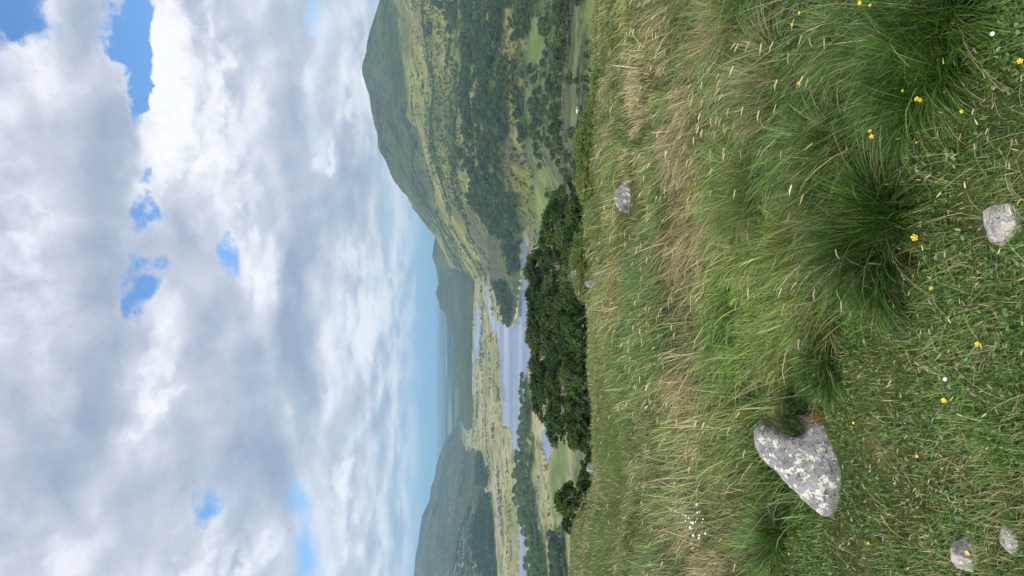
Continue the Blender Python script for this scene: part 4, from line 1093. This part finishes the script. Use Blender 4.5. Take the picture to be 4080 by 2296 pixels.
# ------------------------------------------------------------------ big single tussocks
WIND = math.pi            # the long grass is combed toward -X
def tussock(x, y, rad, L, n, cols, wts, label, lean=0.45, tipc=1.0, droop=1.5, straw=0.06, size=0.0022, windk=0.5):
    X, Y, Z = hit(x, y, 0.9, 60)
    d = math.hypot(X, Y)
    nt_ = 34; ti = rg.integers(0, nt_, n)                      # the tussock is made of tufts that hang together
    tq = np.sqrt(rg.random(nt_)) * rad; ta = rg.uniform(0, 6.283, nt_)
    ox = (tq * np.cos(ta))[ti] + rg.normal(0, rad * 0.10, n); oy = (tq * np.sin(ta))[ti] + rg.normal(0, rad * 0.10, n)
    rx_, ry_ = X + ox, Y + oy
    root = np.stack([ox, oy, ground_z(rx_, ry_) - Z - 0.01], 1)
    thx = 0.95 * np.cos(ta) * tq / rad + windk * np.cos(WIND) + rg.normal(0, 0.38, nt_); thy = 0.95 * np.sin(ta) * tq / rad + windk * np.sin(WIND) + rg.normal(0, 0.38, nt_)
    hx = thx[ti] + rg.normal(0, 0.30, n); hy = thy[ti] + rg.normal(0, 0.30, n)
    tl = rg.uniform(0.6, 1.2, nt_)[ti]; tb = np.exp(rg.normal(0, 0.22, nt_))[ti]
    phi = np.arctan2(hy, hx); mag = np.clip(np.hypot(hx, hy), 0.1, 1.6)
    t0 = lean * mag * rg.uniform(0.2, 1.3, n); t1 = t0 + droop * rg.uniform(0.1, 1.25, n) * np.clip(mag, 0.5, 1.3)
    bent = rg.random(n) < 0.08; t1[bent] += 1.2; t0[bent] += 0.3
    LL = L * rg.uniform(0.5, 1.08, n) * tl
    c0 = shade(cols, wts, n, rg) * tb[:, None]; c1 = c0 * tipc
    sm = rg.random(n) < straw
    c1[sm] = shade(STRAW, [1, 1, 1, 1], int(sm.sum()), rg); c0[sm] = 0.5 * c0[sm] + 0.5 * c1[sm]
    w = np.full(n, size * (1 + d / 9)) * rg.uniform(0.7, 1.4, n)
    # dead thatch round the foot, and a few wider fresh blades
    nd = n // 6; q2_ = rad * rg.uniform(0.4, 1.25, nd); a2 = rg.uniform(0, 6.283, nd)
    ox2, oy2 = q2_ * np.cos(a2), q2_ * np.sin(a2)
    rt2 = np.stack([ox2, oy2, ground_z(X + ox2, Y + oy2) - Z], 1)
    cd = shade(BROWN + STRAW, [2, 2, 1, 1, 1, 1], nd, rg) * 0.7
    thatch = blades(rt2, L * rg.uniform(0.2, 0.5, nd), a2 + rg.normal(0, 0.9, nd), rg.uniform(0.6, 1.3, nd), rg.uniform(1.2, 2.0, nd), np.full(nd, size * 1.2), cd, cd, rg, 3)
    nw = n // 25; iw = rg.integers(0, n, nw)
    cw = shade(COOL, [1, 1, 1], nw, rg) * 1.15
    wide = blades(root[iw], LL[iw] * 1.05, phi[iw] + rg.normal(0, 0.5, nw), rg.uniform(0.1, 0.8, nw), rg.uniform(1.0, 2.6, nw), np.full(nw, size * 2.6), cw * 0.8, cw, rg, 5)
    me = blade_mesh('grass_tussock', [blades(root, LL, phi, t0, t1, w, c0, c1, rg, 5), thatch, wide])
    obj('grass_tussock', me, None, loc=(X, Y, Z), label=label, cat='grass tussock', group='big grass tussocks')
D4 = [1, 1, 1, 1]
tussock(3690, 240, 0.20, 0.31, 4200, DEEP, [2, 2, 2, 1], 'biggest dark green tussock, dome shaped, nearest the mountain edge of the photo', 0.5, 1.35)
tussock(3770, 20, 0.15, 0.29, 2600, DEEP, [2, 2, 2, 1], 'dark tussock cut by the photo edge beside the biggest tussock', 0.5, 1.35)
tussock(3535, 950, 0.16, 0.35, 3800, DEEP, [2, 2, 2, 2], 'dark green round tussock midway between the boulder and the biggest tussock', 0.5, 1.3)
tussock(3400, 130, 0.14, 0.23, 2000, GREEN + COOL, [2, 2, 1, 1, 2, 2, 1], 'lighter green tussock just above the biggest dark tussock', 0.5, 1.25, straw=0.12)
tussock(3340, 630, 0.15, 0.31, 3000, DEEP + COOL, [2, 2, 2, 2, 1, 1, 1], 'dark shaggy tussock between the biggest and the round one', 0.55, 1.4, straw=0.10)
tussock(3220, 1000, 0.12, 0.28, 2300, [(0.12, 0.17, 0.025), (0.15, 0.20, 0.035), (0.09, 0.13, 0.02)], [1, 1, 1], 'yellow-green tussock right behind the dark round tussock', 0.5, 1.3, straw=0.12)
tussock(3310, 1440, 0.09, 0.20, 2300, DEEP, D4, 'dark tussock growing against the mossy side of the boulder', 0.5, 1.3)
tussock(3100, 1830, 0.11, 0.27, 2300, DEEP + GREEN, [1] * 8, 'deep green tussock behind the pointed end of the boulder', 0.5, 1.3)
tussock(3110, 2150, 0.11, 0.25, 2000, GREEN + DEEP, [1] * 8, 'mid green tussock farthest from the mountain, beyond the boulder tip', 0.5, 1.3)
tussock(3310, 1240, 0.11, 0.2, 1800, OLIVE + DEEP, [1] * 7, 'brownish tussock full of seed stalks between round tussock and boulder', 0.5, 1.2, straw=0.3)
tussock(3120, 340, 0.18, 0.38, 2800, COOL + STRAW, [2, 2, 1, .8, .5, .5, .5], 'pale shaggy tussock above the dark tussocks on the mountain side', 0.6, 1.3, straw=0.3)
tussock(3010, 760, 0.18, 0.36, 2800, COOL + GREEN, [2, 2, 1, 1, 1, 1, 1], 'grey-green arching tussock above the dark shaggy one', 0.6, 1.35, straw=0.3)
tussock(2960, 90, 0.20, 0.42, 2800, COOL + STRAW, [1, 1, 1, 1, 1, 1, 1], 'straw-coloured tussock at the mountain edge of the photo', 0.6, 1.3, straw=0.5)

# ------------------------------------------------------------------ long grass of the slope (one mass)
NC = 3500
cx, cy_, cr_ = polar(NC, 2.2, 26, 1.75, 27, 0.15)
cz_ = ground_z(cx, cy_); gx, gy = proj(cx, cy_, cz_)
edge_t = np.interp(gy, TURF_Y, TURF_X)
left_short = sstep(gy, 1250, 1700) * (1 - sstep(gx, 2650, 2850))       # grazed part of the slope
holl = fbm(cx, cy_, 0.65, 2, 133)
near_b = ((cx - Bc[0] - 0.22) / 0.42) ** 2 + ((cy_ - Bc[1] + 0.1) / 0.34) ** 2 < 1
okc = ((holl > -0.12) | (rg.random(NC) < 0.10)) & (gx < edge_t - 15) & ~near_b & (rg.random(NC) > 0.75 * left_short) & bare(cx, cy_)
cx, cy_, cr_, gx, gy, left_short = [v[okc] for v in (cx, cy_, cr_, gx, gy, left_short)]
band = np.exp(-((gx - 2760) / 210) ** 2) * (1 - 0.35 * sstep(gy, 900, 1800))
strawp = np.clip(0.16 + 0.55 * band + 1.5 * fbm(cx, cy_, 1.0, 3, 101) * (0.25 + band), 0.02, 0.92)
strawp = strawp + 0.5 * (gy < 640) * np.exp(-((gx - 2425) / 55) ** 2)
strawp = 1 / (1 + np.exp(-9 * (strawp + rg.normal(0, 0.12, len(gx)) - 0.5)))
strawp = np.clip(strawp * np.where(gx > 3050, 0.45, 0.92), 0.03, 0.9)
greenness = fbm(cx, cy_, 1.1, 3, 103)
sets = []
per = 46
m_ = len(cx)
rep = np.repeat(np.arange(m_), per); n = len(rep)
size_c = rg.uniform(0.6, 1.25, m_) * np.clip(1 + 0.75 * fbm(cx, cy_, 0.8, 2, 131), 0.45, 1.6)
sp_r = (0.05 + 0.012 * cr_) * size_c
q = np.sqrt(rg.random(n)) * sp_r[rep]; a = rg.uniform(0, 6.283, n)
rx_, ry_ = cx[rep] + q * np.cos(a), cy_[rep] + q * np.sin(a)
root = np.stack([rx_, ry_, ground_z(rx_, ry_) - 0.01], 1)
head_c = WIND + 0.55 * fbm(cx, cy_, 2.3, 2, 105) * 2 + rg.normal(0, 0.25, m_) - 0.35
phi = head_c[rep] + rg.normal(0, 0.42, n)
lengths = (0.33 - 0.10 * sstep(cr_, 6, 12) - 0.04 * left_short) * size_c
lengths = lengths * (1 - 0.45 * sstep(cr_, 11, 17)) * (1 - 0.28 * sstep(gx, 2950, 3150))
LL = lengths[rep] * rg.uniform(0.5, 1.15, n)
t0 = rg.uniform(0.0, 0.8, n); t1 = t0 + rg.uniform(0.2, 1.9, n)
is_straw = rg.random(n) < strawp[rep]
c0 = shade(GREEN + COOL + OLIVE, [2.5, 2.5, 2, 1.5, 1.5, 1.5, 1, .7, .7, .6], n, rg, 0.34)
hue_ = 0.7 * fbm(cx, cy_, 1.7, 2, 135)
c0 *= np.stack([np.exp(0.45 * hue_), np.exp(0.15 * hue_), np.exp(-0.25 * hue_)], 1)[rep]
c0 *= np.exp(0.42 * greenness[rep])[:, None] * (1 + np.array([0.10, 0.0, -0.05]) * sstep(cr_, 6, 13)[rep][:, None])
ol = rg.random(n) < (0.35 * sstep(cr_, 6, 12))[rep]
c0[ol] = shade(OLIVE, [1, 1, 1], int(ol.sum()), rg, 0.2)
c0 = c0 + np.array([0.035, 0.025, 0.018]) * sstep(cr_, 5, 10)[rep][:, None]
c1 = c0 * 1.3
k_ = int(is_straw.sum())
c1[is_straw] = shade(STRAW, [1, 1.4, 0.8, 1.2], k_, rg, 0.28); c0[is_straw] = 0.55 * c0[is_straw] + 0.45 * c1[is_straw]
w = 0.0028 * (1 + cr_[rep] / 4.5) * rg.uniform(0.7, 1.4, n)
w = w * np.where(is_straw, 1.35, 1.0)
sets.append(blades(root, LL, phi, t0, t1, w, c0, c1, rg, 4))
# flowering straw stalks rising out of it
ns = 5200
sx_, sy_, sr_ = polar(ns, 2.3, 14, 1.6, 26)
g2x, g2y = proj(sx_, sy_, ground_z(sx_, sy_))
bnd = np.exp(-((g2x - 2800) / 260) ** 2) + 0.25
ok = (g2x < np.interp(g2y, TURF_Y, TURF_X)) & (rg.random(ns) < bnd) & (fbm(sx_, sy_, 1.3, 3, 107) > -0.15) & (rg.random(ns) > 0.8 * sstep(g2y, 1200, 1700)) & (rg.random(ns) > 0.75 * sstep(sr_, 6, 10)) & bare(sx_, sy_)
sx_, sy_, sr_ = sx_[ok], sy_[ok], sr_[ok]; n = len(sx_)
root = np.stack([sx_, sy_, ground_z(sx_, sy_)], 1)
ph = WIND - 0.35 + rg.normal(0, 0.45, n); L_ = rg.uniform(0.32, 0.58, n) * (1 - 0.3 * sstep(sr_, 7, 13))
cs = shade(STRAW, [1, 1.3, 0.6, 1], n, rg, 0.15)
st = blades(root, L_, ph, rg.uniform(0.15, 0.5, n), rg.uniform(0.7, 1.4, n), 0.0016 * (1 + sr_ / 4), cs * 0.8, cs, rg, 4)
sets.append(st)
hd = blades(st[4], np.full(n, 0.05), ph, rg.uniform(1.0, 1.5, n), rg.uniform(1.3, 2.0, n), 0.0045 * (1 + sr_ / 6), cs * 1.12, cs * 1.15, rg, 2, True)
sets.append(hd)
obj('long_grass', blade_mesh('long_grass', sets), None, kind='stuff', label='long wind-combed green and straw coloured grass covering the slope')

# short heath grass toward and over the crest
n = 190000
x_, y_, r_ = polar(n, 4.5, 46, 1.35, 27, 0.12)
g3x, g3y = proj(x_, y_, ground_z(x_, y_))
ls = sstep(g3y, 1250, 1700)
ok = bare(x_, y_)
x_, y_, r_, ls = x_[ok], y_[ok], r_[ok], ls[ok]; n = len(x_)
root = np.stack([x_, y_, ground_z(x_, y_) - 0.005], 1)
pat = fbm(x_, y_ * 0.6, 1.2, 3, 111); pat2 = fbm(x_, y_, 3.0, 2, 113)
c0 = shade(OLIVE + GREEN, [1.5, 1.5, 1.5, 1.5, 1.5, 1, 1.5], n, rg, 0.2) * np.exp(0.38 * pat)[:, None]
st_ = rg.random(n) < np.clip(0.18 + 0.5 * pat2, 0.03, 0.6)
c0[st_] = shade(STRAW, [1, 1, 1, 1], int(st_.sum()), rg, 0.18) * 0.8
c0 = c0 * 0.92 + np.array([0.04, 0.032, 0.022])
L_ = rg.uniform(0.05, 0.14, n) * (1 + 0.5 * np.clip(pat, -0.5, 1))
sets = [blades(root, L_, WIND + rg.normal(0, 0.9, n), rg.uniform(0.1, 0.6, n), rg.uniform(0.7, 1.5, n), 0.004 * (1 + r_ / 9) * rg.uniform(0.7, 1.3, n), c0, c0 * 1.2, rg, 2)]
obj('heath_grass', blade_mesh('heath_grass', sets), None, kind='stuff', label='short olive heath grass over the far part of the hillside')

# ------------------------------------------------------------------ grazed turf at the viewer's feet
n = 280000
x_, y_, r_ = polar(n, 1.25, 6.5, 0.9, 28, 0.18)
g4x, g4y = proj(x_, y_, ground_z(x_, y_))
ed = np.interp(g4y, TURF_Y, TURF_X)
worn = fbm(x_, y_, 0.22, 3, 151) + 0.5 * fbm(x_, y_, 0.9, 2, 153)
ok = ((g4x > ed - 120) | (rg.random(n) < 0.35)) & bare(x_, y_) & ((worn > -0.42) | (rg.random(n) < 0.25))
x_, y_, r_ = x_[ok], y_[ok], r_[ok]; n = len(x_)
pat = fbm(x_, y_, 0.28, 3, 121); pat2 = fbm(x_, y_, 0.75, 3, 123); pat3 = fbm(x_, y_, 0.16, 2, 125)
root = np.stack([x_, y_, ground_z(x_, y_) - 0.004], 1)
c0 = shade(GREEN + COOL + DEEP, [2, 2, 1, 1.5, 1.5, 1.5, 1, .6, .6, .6, .6], n, rg, 0.22) * np.exp(0.12 + 0.34 * pat + 0.28 * pat2)[:, None]
st_ = rg.random(n) < np.clip(0.06 + 0.45 * pat2 + 0.25 * pat3, 0.01, 0.6)
c0[st_] = shade(STRAW + BROWN, [1, 1, 1, 1, 0.5, 0.5], int(st_.sum()), rg, 0.2) * 0.85
L_ = rg.uniform(0.02, 0.065, n) * (1 + 0.6 * np.clip(pat, -0.6, 1)) * (1 + 0.4 * np.clip(pat2, -0.5, 1))
sets = [blades(root, L_, rg.uniform(0, 6.283, n) * 0.75 + 1.4, rg.uniform(0.1, 1.0, n), rg.uniform(0.8, 1.9, n), 0.0020 * (1 + r_ / 8) * rg.uniform(0.7, 1.5, n), c0, c0 * 1.25, rg, 2)]
# pale dead bits and short seed stalks lying in it
ns = 2600
x_, y_, r_ = polar(ns, 1.4, 5.5, 0.9, 27); ok = bare(x_, y_) & (fbm(x_, y_, 0.5, 3, 141) > 0.05); x_, y_, r_ = x_[ok], y_[ok], r_[ok]; ns = len(x_)
root = np.stack([x_, y_, ground_z(x_, y_) + 0.015], 1)
cs = shade(STRAW, [1, 1, 1, 1], ns, rg, 0.2)
ph = rg.uniform(0, 6.283, ns)
s1 = blades(root, rg.uniform(0.05, 0.14, ns), ph, rg.uniform(0.3, 1.0, ns), rg.uniform(0.9, 1.6, ns), np.full(ns, 0.0018), cs * 0.8, cs, rg, 3)
s2 = blades(s1[4], np.full(ns, 0.022), ph, rg.uniform(1.0, 1.5, ns), rg.uniform(1.2, 1.7, ns), np.full(ns, 0.0042), cs, cs * 1.1, rg, 2, True)
sets += [s1, s2]
# broad leaves of clover and plantain in patches
nl = 26000
x_, y_, r_ = polar(nl, 1.4, 5.5, 0.9, 27); ok = bare(x_, y_) & (fbm(x_, y_, 0.33, 3, 143) > 0.12); x_, y_, r_ = x_[ok], y_[ok], r_[ok]; nl = len(x_)
root = np.stack([x_, y_, ground_z(x_, y_) + rg.uniform(0.0, 0.025, nl)], 1)
cl_ = shade(GREEN + COOL, [2, 2, 3, 1, 1, 1, 2], nl, rg, 0.2)
sets.append(blades(root, rg.uniform(0.010, 0.024, nl), rg.uniform(0, 6.283, nl), rg.uniform(0.7, 1.2, nl), rg.uniform(1.3, 1.9, nl), rg.uniform(0.007, 0.013, nl), cl_, cl_ * 1.15, rg, 2, True))
obj('turf', blade_mesh('turf', sets), None, kind='stuff', label='short grazed turf mixed with dead straws at the near edge')

# ------------------------------------------------------------------ flowers
mt, t, b = material('buttercup_petal'); b.inputs['Base Color'].default_value = (0.85, 0.62, 0.02, 1); b.inputs['Roughness'].default_value = 0.35
M_petal = mt
mt, t, b = material('buttercup_stem'); b.inputs['Base Color'].default_value = (0.10, 0.17, 0.04, 1); M_stem = mt
mt, t, b = material('white_petal'); b.inputs['Base Color'].default_value = (0.80, 0.80, 0.76, 1); M_white = mt
def petals(rad, n=5, cup=0.35):
    parts = []
    for k in range(n):
        a = k * 2 * math.pi / n
        ca, sa = math.cos(a), math.sin(a); da = 0.52
        v = [(0, 0, 0)]
        for s, w in ((0.45, da * 0.75), (0.85, da), (1.0, da * 0.45)):
            for sg in (-1, 1):
                v.append((rad * s * math.cos(a + sg * w), rad * s * math.sin(a + sg * w), rad * cup * s * s))
        parts.append((np.array(v), np.array([(0, 1, 2, 2), (1, 3, 4, 2), (3, 5, 6, 4)])))
    V, Q, T, o = [], [], [], 0
    for v, q in parts:
        V.append(v); T.append((o, o + 1, o + 2)); Q += [tuple(q[1] + o), tuple(q[2] + o)]; o += 7
    dome = np.array([(0.25 * rad * math.cos(i * 1.0472), 0.25 * rad * math.sin(i * 1.0472), rad * 0.10) for i in range(6)] + [(0, 0, rad * 0.25)])
    V.append(dome); T += [(o + i, o + (i + 1) % 6, o + 6) for i in range(6)]
    return mesh_np('blossom', np.concatenate(V), tris=T, quads=Q)
PETAL = petals(0.0115); PETAL.materials.append(M_petal)
DAISY = petals(0.009, 8, 0.12); DAISY.materials.append(M_white)
def stem_mesh(h):
    v, f = tube([(0.004, 0.006, -h), (0.002, 0.001, -h * 0.5), (0, 0, 0)], [0.0011, 0.0009, 0.0008], 5)
    return mesh_np('stem', v, quads=f)
STEM = {}
def flower(name, me, x, y, h, label, cat, group, scale=1.0):
    X, Y, Z = hit(x, y, 0.9, 30, lift=h)
    e = bpy.data.objects.new(name, None); COL.objects.link(e); e.location = (X, Y, Z + h)
    tag(e, label, cat, group)
    e.rotation_euler = (rg.uniform(0.1, 0.7), rg.uniform(-0.35, 0.35), rg.uniform(0, 6))
    e.rotation_euler = (rg.uniform(0.15, 0.6), rg.uniform(-0.3, 0.3), 0)
    e.scale = (scale * 0.62,) * 3
    o = bpy.data.objects.new('blossom', me); COL.objects.link(o); o.parent = e
    k = round(h, 2)
    if k not in STEM: STEM[k] = stem_mesh(k); STEM[k].materials.append(M_stem)
    s_ = bpy.data.objects.new('stem', STEM[k]); COL.objects.link(s_); s_.parent = e
    s_.rotation_euler = (-e.rotation_euler.x, -e.rotation_euler.y, 0); s_.scale = (1, 1, 1 / (scale * 0.62))
BC = [
 (3184, 333, 0.30, 'buttercup above the dark shaggy tussock', 1.0), (3654, 396, 0.14, 'upper buttercup of the pair below the biggest tussock', 1.1), (3670, 400, 0.12, 'lower buttercup of the pair below the biggest tussock', 1.0),
 (3599, 362, 0.14, 'small buttercup within the skirt of the biggest tussock', 0.7), (3468, 523, 0.18, 'upper buttercup of the pair between biggest and shaggy tussocks', 0.9), (3474, 545, 0.17, 'lower buttercup of the pair between biggest and shaggy tussocks', 1.1),
 (3834, 444, 0.05, 'buttercup on open turf under the biggest tussock', 0.9), (3765, 367, 0.07, 'faded buttercup at the foot of the biggest tussock', 0.7), (3801, 87, 0.08, 'buttercup at the foot of the tussock cut by the photo edge', 1.0),
 (3646, 946, 0.06, 'largest orange-yellow buttercup, just below the dark round tussock', 1.7), (3428, 12, 0.24, 'buttercup at the very edge of the photo beside the lighter tussock', 1.1), (3468, 22, 0.22, 'small buttercup close to the photo edge beside the lighter tussock', 0.8),
 (3186, 52, 0.26, 'tiny buttercup high in the grass near the photo edge', 0.8), (3157, 99, 0.26, 'tiny buttercup over the lighter tussock', 0.8), (3652, 569, 0.05, 'small buttercup on turf beside the biggest tussock', 0.7), (4066, 244, 0.04, 'buttercup at the lower margin of the photo on the mountain side', 1.1),
 (3712, 1150, 0.05, 'buttercup on turf below and past the dark round tussock', 0.9), (3896, 1372, 0.05, 'bright buttercup in the middle of the open turf', 1.1), (3763, 1595, 0.05, 'buttercup on turf straight below the mossy end of the boulder', 1.2),
 (3402, 1686, 0.06, 'small buttercup touching the foot of the boulder', 0.8), (3657, 1819, 0.05, 'orange buttercup on turf below the middle of the boulder', 0.8), (3855, 2203, 0.10, 'buttercup over the small pale stone', 1.0), (3462, 2164, 0.05, 'small buttercup on turf beyond the pointed end of the boulder', 0.8), (3144, 2207, 0.10, 'tiny buttercup near the mid green tussock', 0.8)]
for x, y, h, lb, sc in BC: flower('buttercup', PETAL, x, y, h, lb, 'flower', 'buttercups in the grass', sc)
for x, y, h, lb in [(3767, 1512, 0.04, 'white clover head on turf below the boulder'), (3543, 1201, 0.05, 'white daisy beside the dark round tussock'), (3955, 135, 0.04, 'white daisy on turf near the mountain edge of the photo')]:
    flower('white_flower', DAISY, x, y, h, lb, 'flower', 'white flowers in the turf', 1.2)
# white blossom cluster among the long grass
X, Y, Z = hit(2880, 2073, 1, 30)
e = bpy.data.objects.new('white_flower_clump', None); COL.objects.link(e); e.location = (X, Y, Z); tag(e, 'clump of small white blossoms in the long grass beyond the boulder', 'flower')
for k in range(24):
    o = bpy.data.objects.new('blossom', DAISY); COL.objects.link(o); o.parent = e
    a = rg.uniform(0, 6.28); q = rg.random() ** 0.7 * 0.11
    o.location = (q * math.cos(a), q * math.sin(a), rg.uniform(0.16, 0.27) - q * 0.4); s_ = rg.uniform(0.45, 0.95); o.scale = (s_,) * 3
    o.rotation_euler = (rg.uniform(0.0, 0.9), rg.uniform(-0.4, 0.4), 0)
parts = []
for k in range(20):
    a = rg.uniform(0, 6.28); q = rg.random() * 0.09
    parts.append(tube([(q * 0.3 * math.cos(a), q * 0.3 * math.sin(a), 0), (q * 0.7 * math.cos(a), q * 0.7 * math.sin(a), 0.1), (q * math.cos(a), q * math.sin(a), 0.2)], [0.0013, 0.001, 0.0008], 4))
v, f = join(parts); obj('stems', mesh_np('stems', v, quads=f), M_stem, e)

# ------------------------------------------------------------------ white car on the road below
X, Y, Z = hit(2312, 441, 120, 600)
def flat_mat(name, c, r=0.4):
    mt, t, b = material(name); b.inputs['Base Color'].default_value = (*c, 1); b.inputs['Roughness'].default_value = r; return mt
M_car = flat_mat('white_car_paint', (0.82, 0.82, 0.82), 0.25); M_glass = flat_mat('car_glass', (0.02, 0.025, 0.03), 0.08); M_tyre = flat_mat('tyre_rubber', (0.02, 0.02, 0.02), 0.8); M_road = flat_mat('road_asphalt', (0.09, 0.085, 0.09), 0.9)
M_lamp = flat_mat('car_tail_lamp', (0.35, 0.02, 0.02), 0.3)
def prism(prof, w, wtop=None):
    """side profile (y, z) swept across the width"""
    n = len(prof); zmax = max(p_[1] for p_ in prof); zmin = min(p_[1] for p_ in prof)
    V = []
    for sg in (-1, 1):
        for y_, z_ in prof:
            k = 1 if wtop is None else 1 - (1 - wtop) * max(0, (z_ - zmin) / (zmax - zmin) - 0.5) * 2
            V.append((sg * w / 2 * k, y_, z_))
    import bmesh
    bm = bmesh.new(); vs = [bm.verts.new(v) for v in V]
    bm.faces.new(vs[:n]); bm.faces.new(vs[n:][::-1])
    for i in range(n): bm.faces.new((vs[i], vs[n + i], vs[n + (i + 1) % n], vs[(i + 1) % n]))
    bmesh.ops.recalc_face_normals(bm, faces=bm.faces); bmesh.ops.triangulate(bm, faces=bm.faces)
    me = bpy.data.meshes.new('body'); bm.to_mesh(me); bm.free(); return me
car = bpy.data.objects.new('car', None); COL.objects.link(car); car.location = (X, Y, Z + 0.25); car.rotation_euler = (0, 0, 0.15)
tag(car, 'tiny white car parked end-on at the edge of the road below the crest', 'car')
obj('body', prism([(-2.1, 0.3), (2.1, 0.3), (2.15, 0.75), (1.2, 0.9), (0.6, 1.45), (-1.3, 1.5), (-2.0, 1.0), (-2.15, 0.7)], 1.8, 0.82), M_car, car)
obj('rear_window', prism([(-1.99, 1.03), (-1.37, 1.46), (-1.39, 1.47), (-2.02, 1.04)], 1.3), M_glass, car)
obj('windscreen', prism([(1.19, 0.93), (0.66, 1.42), (0.68, 1.43), (1.22, 0.94)], 1.3), M_glass, car)
tyre = None
for sx2 in (-0.86, 0.86):
    for sy2 in (-1.35, 1.35):
        v, f = tube([(-0.11, 0, 0), (0.11, 0, 0)], [0.33, 0.33], 14)
        v = np.concatenate([v, [(-0.11, 0, 0), (0.11, 0, 0)]]); tr_ = [(i, (i + 1) % 14, 28) for i in range(14)] + [(14 + i, 14 + (i + 1) % 14, 29) for i in range(14)]
        if tyre is None: tyre = mesh_np('wheel', v, quads=f, tris=tr_, smooth=False)
        o = obj('wheel', tyre, M_tyre, car); o.location = (sx2, sy2, 0.33)
    o = obj('tail_lamp', prism([(-2.16, 0.72), (-2.10, 0.72), (-2.08, 0.92), (-2.13, 0.92)], 0.22), M_lamp, car); o.location = (sx2 * 0.8, 0, 0)
# the road: a strip that follows the slope
rp = []
for y_, x_ in [(330, 2322), (380, 2318), (441, 2314), (480, 2306), (520, 2296)]:
    q = hit(x_, y_, 120, 700); rp.append(q)
rp = np.array(rp); tt = np.linspace(0, len(rp) - 1, 40)
cxl = np.interp(tt, np.arange(len(rp)), rp[:, 0]); cyl = np.interp(tt, np.arange(len(rp)), rp[:, 1])
dxy = np.stack([np.gradient(cxl), np.gradient(cyl)], 1); dxy /= np.linalg.norm(dxy, axis=1)[:, None]; nx = np.stack([-dxy[:, 1], dxy[:, 0]], 1)
V = []
for sg in (-2.6, 2.6):
    x2, y2 = cxl + nx[:, 0] * sg, cyl + nx[:, 1] * sg
    V.append(np.stack([x2, y2, land_z(x2, y2) + 0.22], 1))
V = np.concatenate(V); Q = [(i, i + 1, 40 + i + 1, 40 + i) for i in range(39)]
obj('road', mesh_np('road', V, quads=Q), M_road, kind='structure', label='narrow grey road crossing the slope below the crest')

# ------------------------------------------------------------------ unseen cumulus clouds added above the frame to shade the mountain
mt = bpy.data.materials.new('cloud_white'); mt.use_nodes = True
t = NT(mt.node_tree); t.n.clear(); o_ = t.n.new('ShaderNodeOutputMaterial')
d_ = t.n.new('ShaderNodeBsdfDiffuse'); d_.inputs[0].default_value = (0.9, 0.9, 0.9, 1); tr = t.n.new('ShaderNodeBsdfTranslucent'); tr.inputs[0].default_value = (0.9, 0.9, 0.9, 1)
mx = t.n.new('ShaderNodeMixShader'); mx.inputs[0].default_value = 0.5
t.l.new(d_.outputs[0], mx.inputs[1]); t.l.new(tr.outputs[0], mx.inputs[2]); t.l.new(mx.outputs[0], o_.inputs[0])
M_cloud = mt
def cloud(blobs, zc):
    """billowing cumulus: flat base, heaped top; blobs give the ground points it stands over along the sunlight (x, y, z, radius x, radius y)"""
    V, F, o = [], [], 0
    for gx_, gy_, gz_, ra, rb in blobs:
        s_ = (zc - gz_) / sd.z
        cx_, cy2 = gx_ + sd.x * s_, gy_ + sd.y * s_
        for k in range(5):
            a = rg.uniform(0, 6.28); q = 0.0 if k == 0 else rg.uniform(0.4, 0.7)
            f_ = 1.0 if k == 0 else rg.uniform(0.35, 0.55)
            v = ICO3[0] * np.array([ra * f_, rb * f_, 0.45 * min(ra, rb) * f_ + 40])
            v = v * (1 + 0.16 * fbm(v[:, 0] + v[:, 2], v[:, 1] - v[:, 2], 0.35 * ra, 4, 200 + k))[:, None]
            v[:, 2] = np.where(v[:, 2] < 0, v[:, 2] * 0.3, v[:, 2])
            V.append(v + (cx_ + ra * q * math.cos(a), cy2 + rb * q * math.sin(a), zc)); F.append(ICO3[1] + o); o += len(v)
    obj('cloud', mesh_np('cloud', np.concatenate(V), tris=np.concatenate(F)), M_cloud, kind='structure', label='unseen white cumulus cloud above the frame, placed to shade the mountain')
def gp(y, d, z):
    a = float(az_of(1800, y)); return (math.sin(a) * d, math.cos(a) * d, z)
cloud([(*gp(200, 3600, 240), 900, 640), (*gp(-200, 3450, 220), 700, 640), (*gp(480, 3800, 260), 560, 460)], 1900)
cloud([(*gp(700, 3000, 130), 480, 380)], 1450)
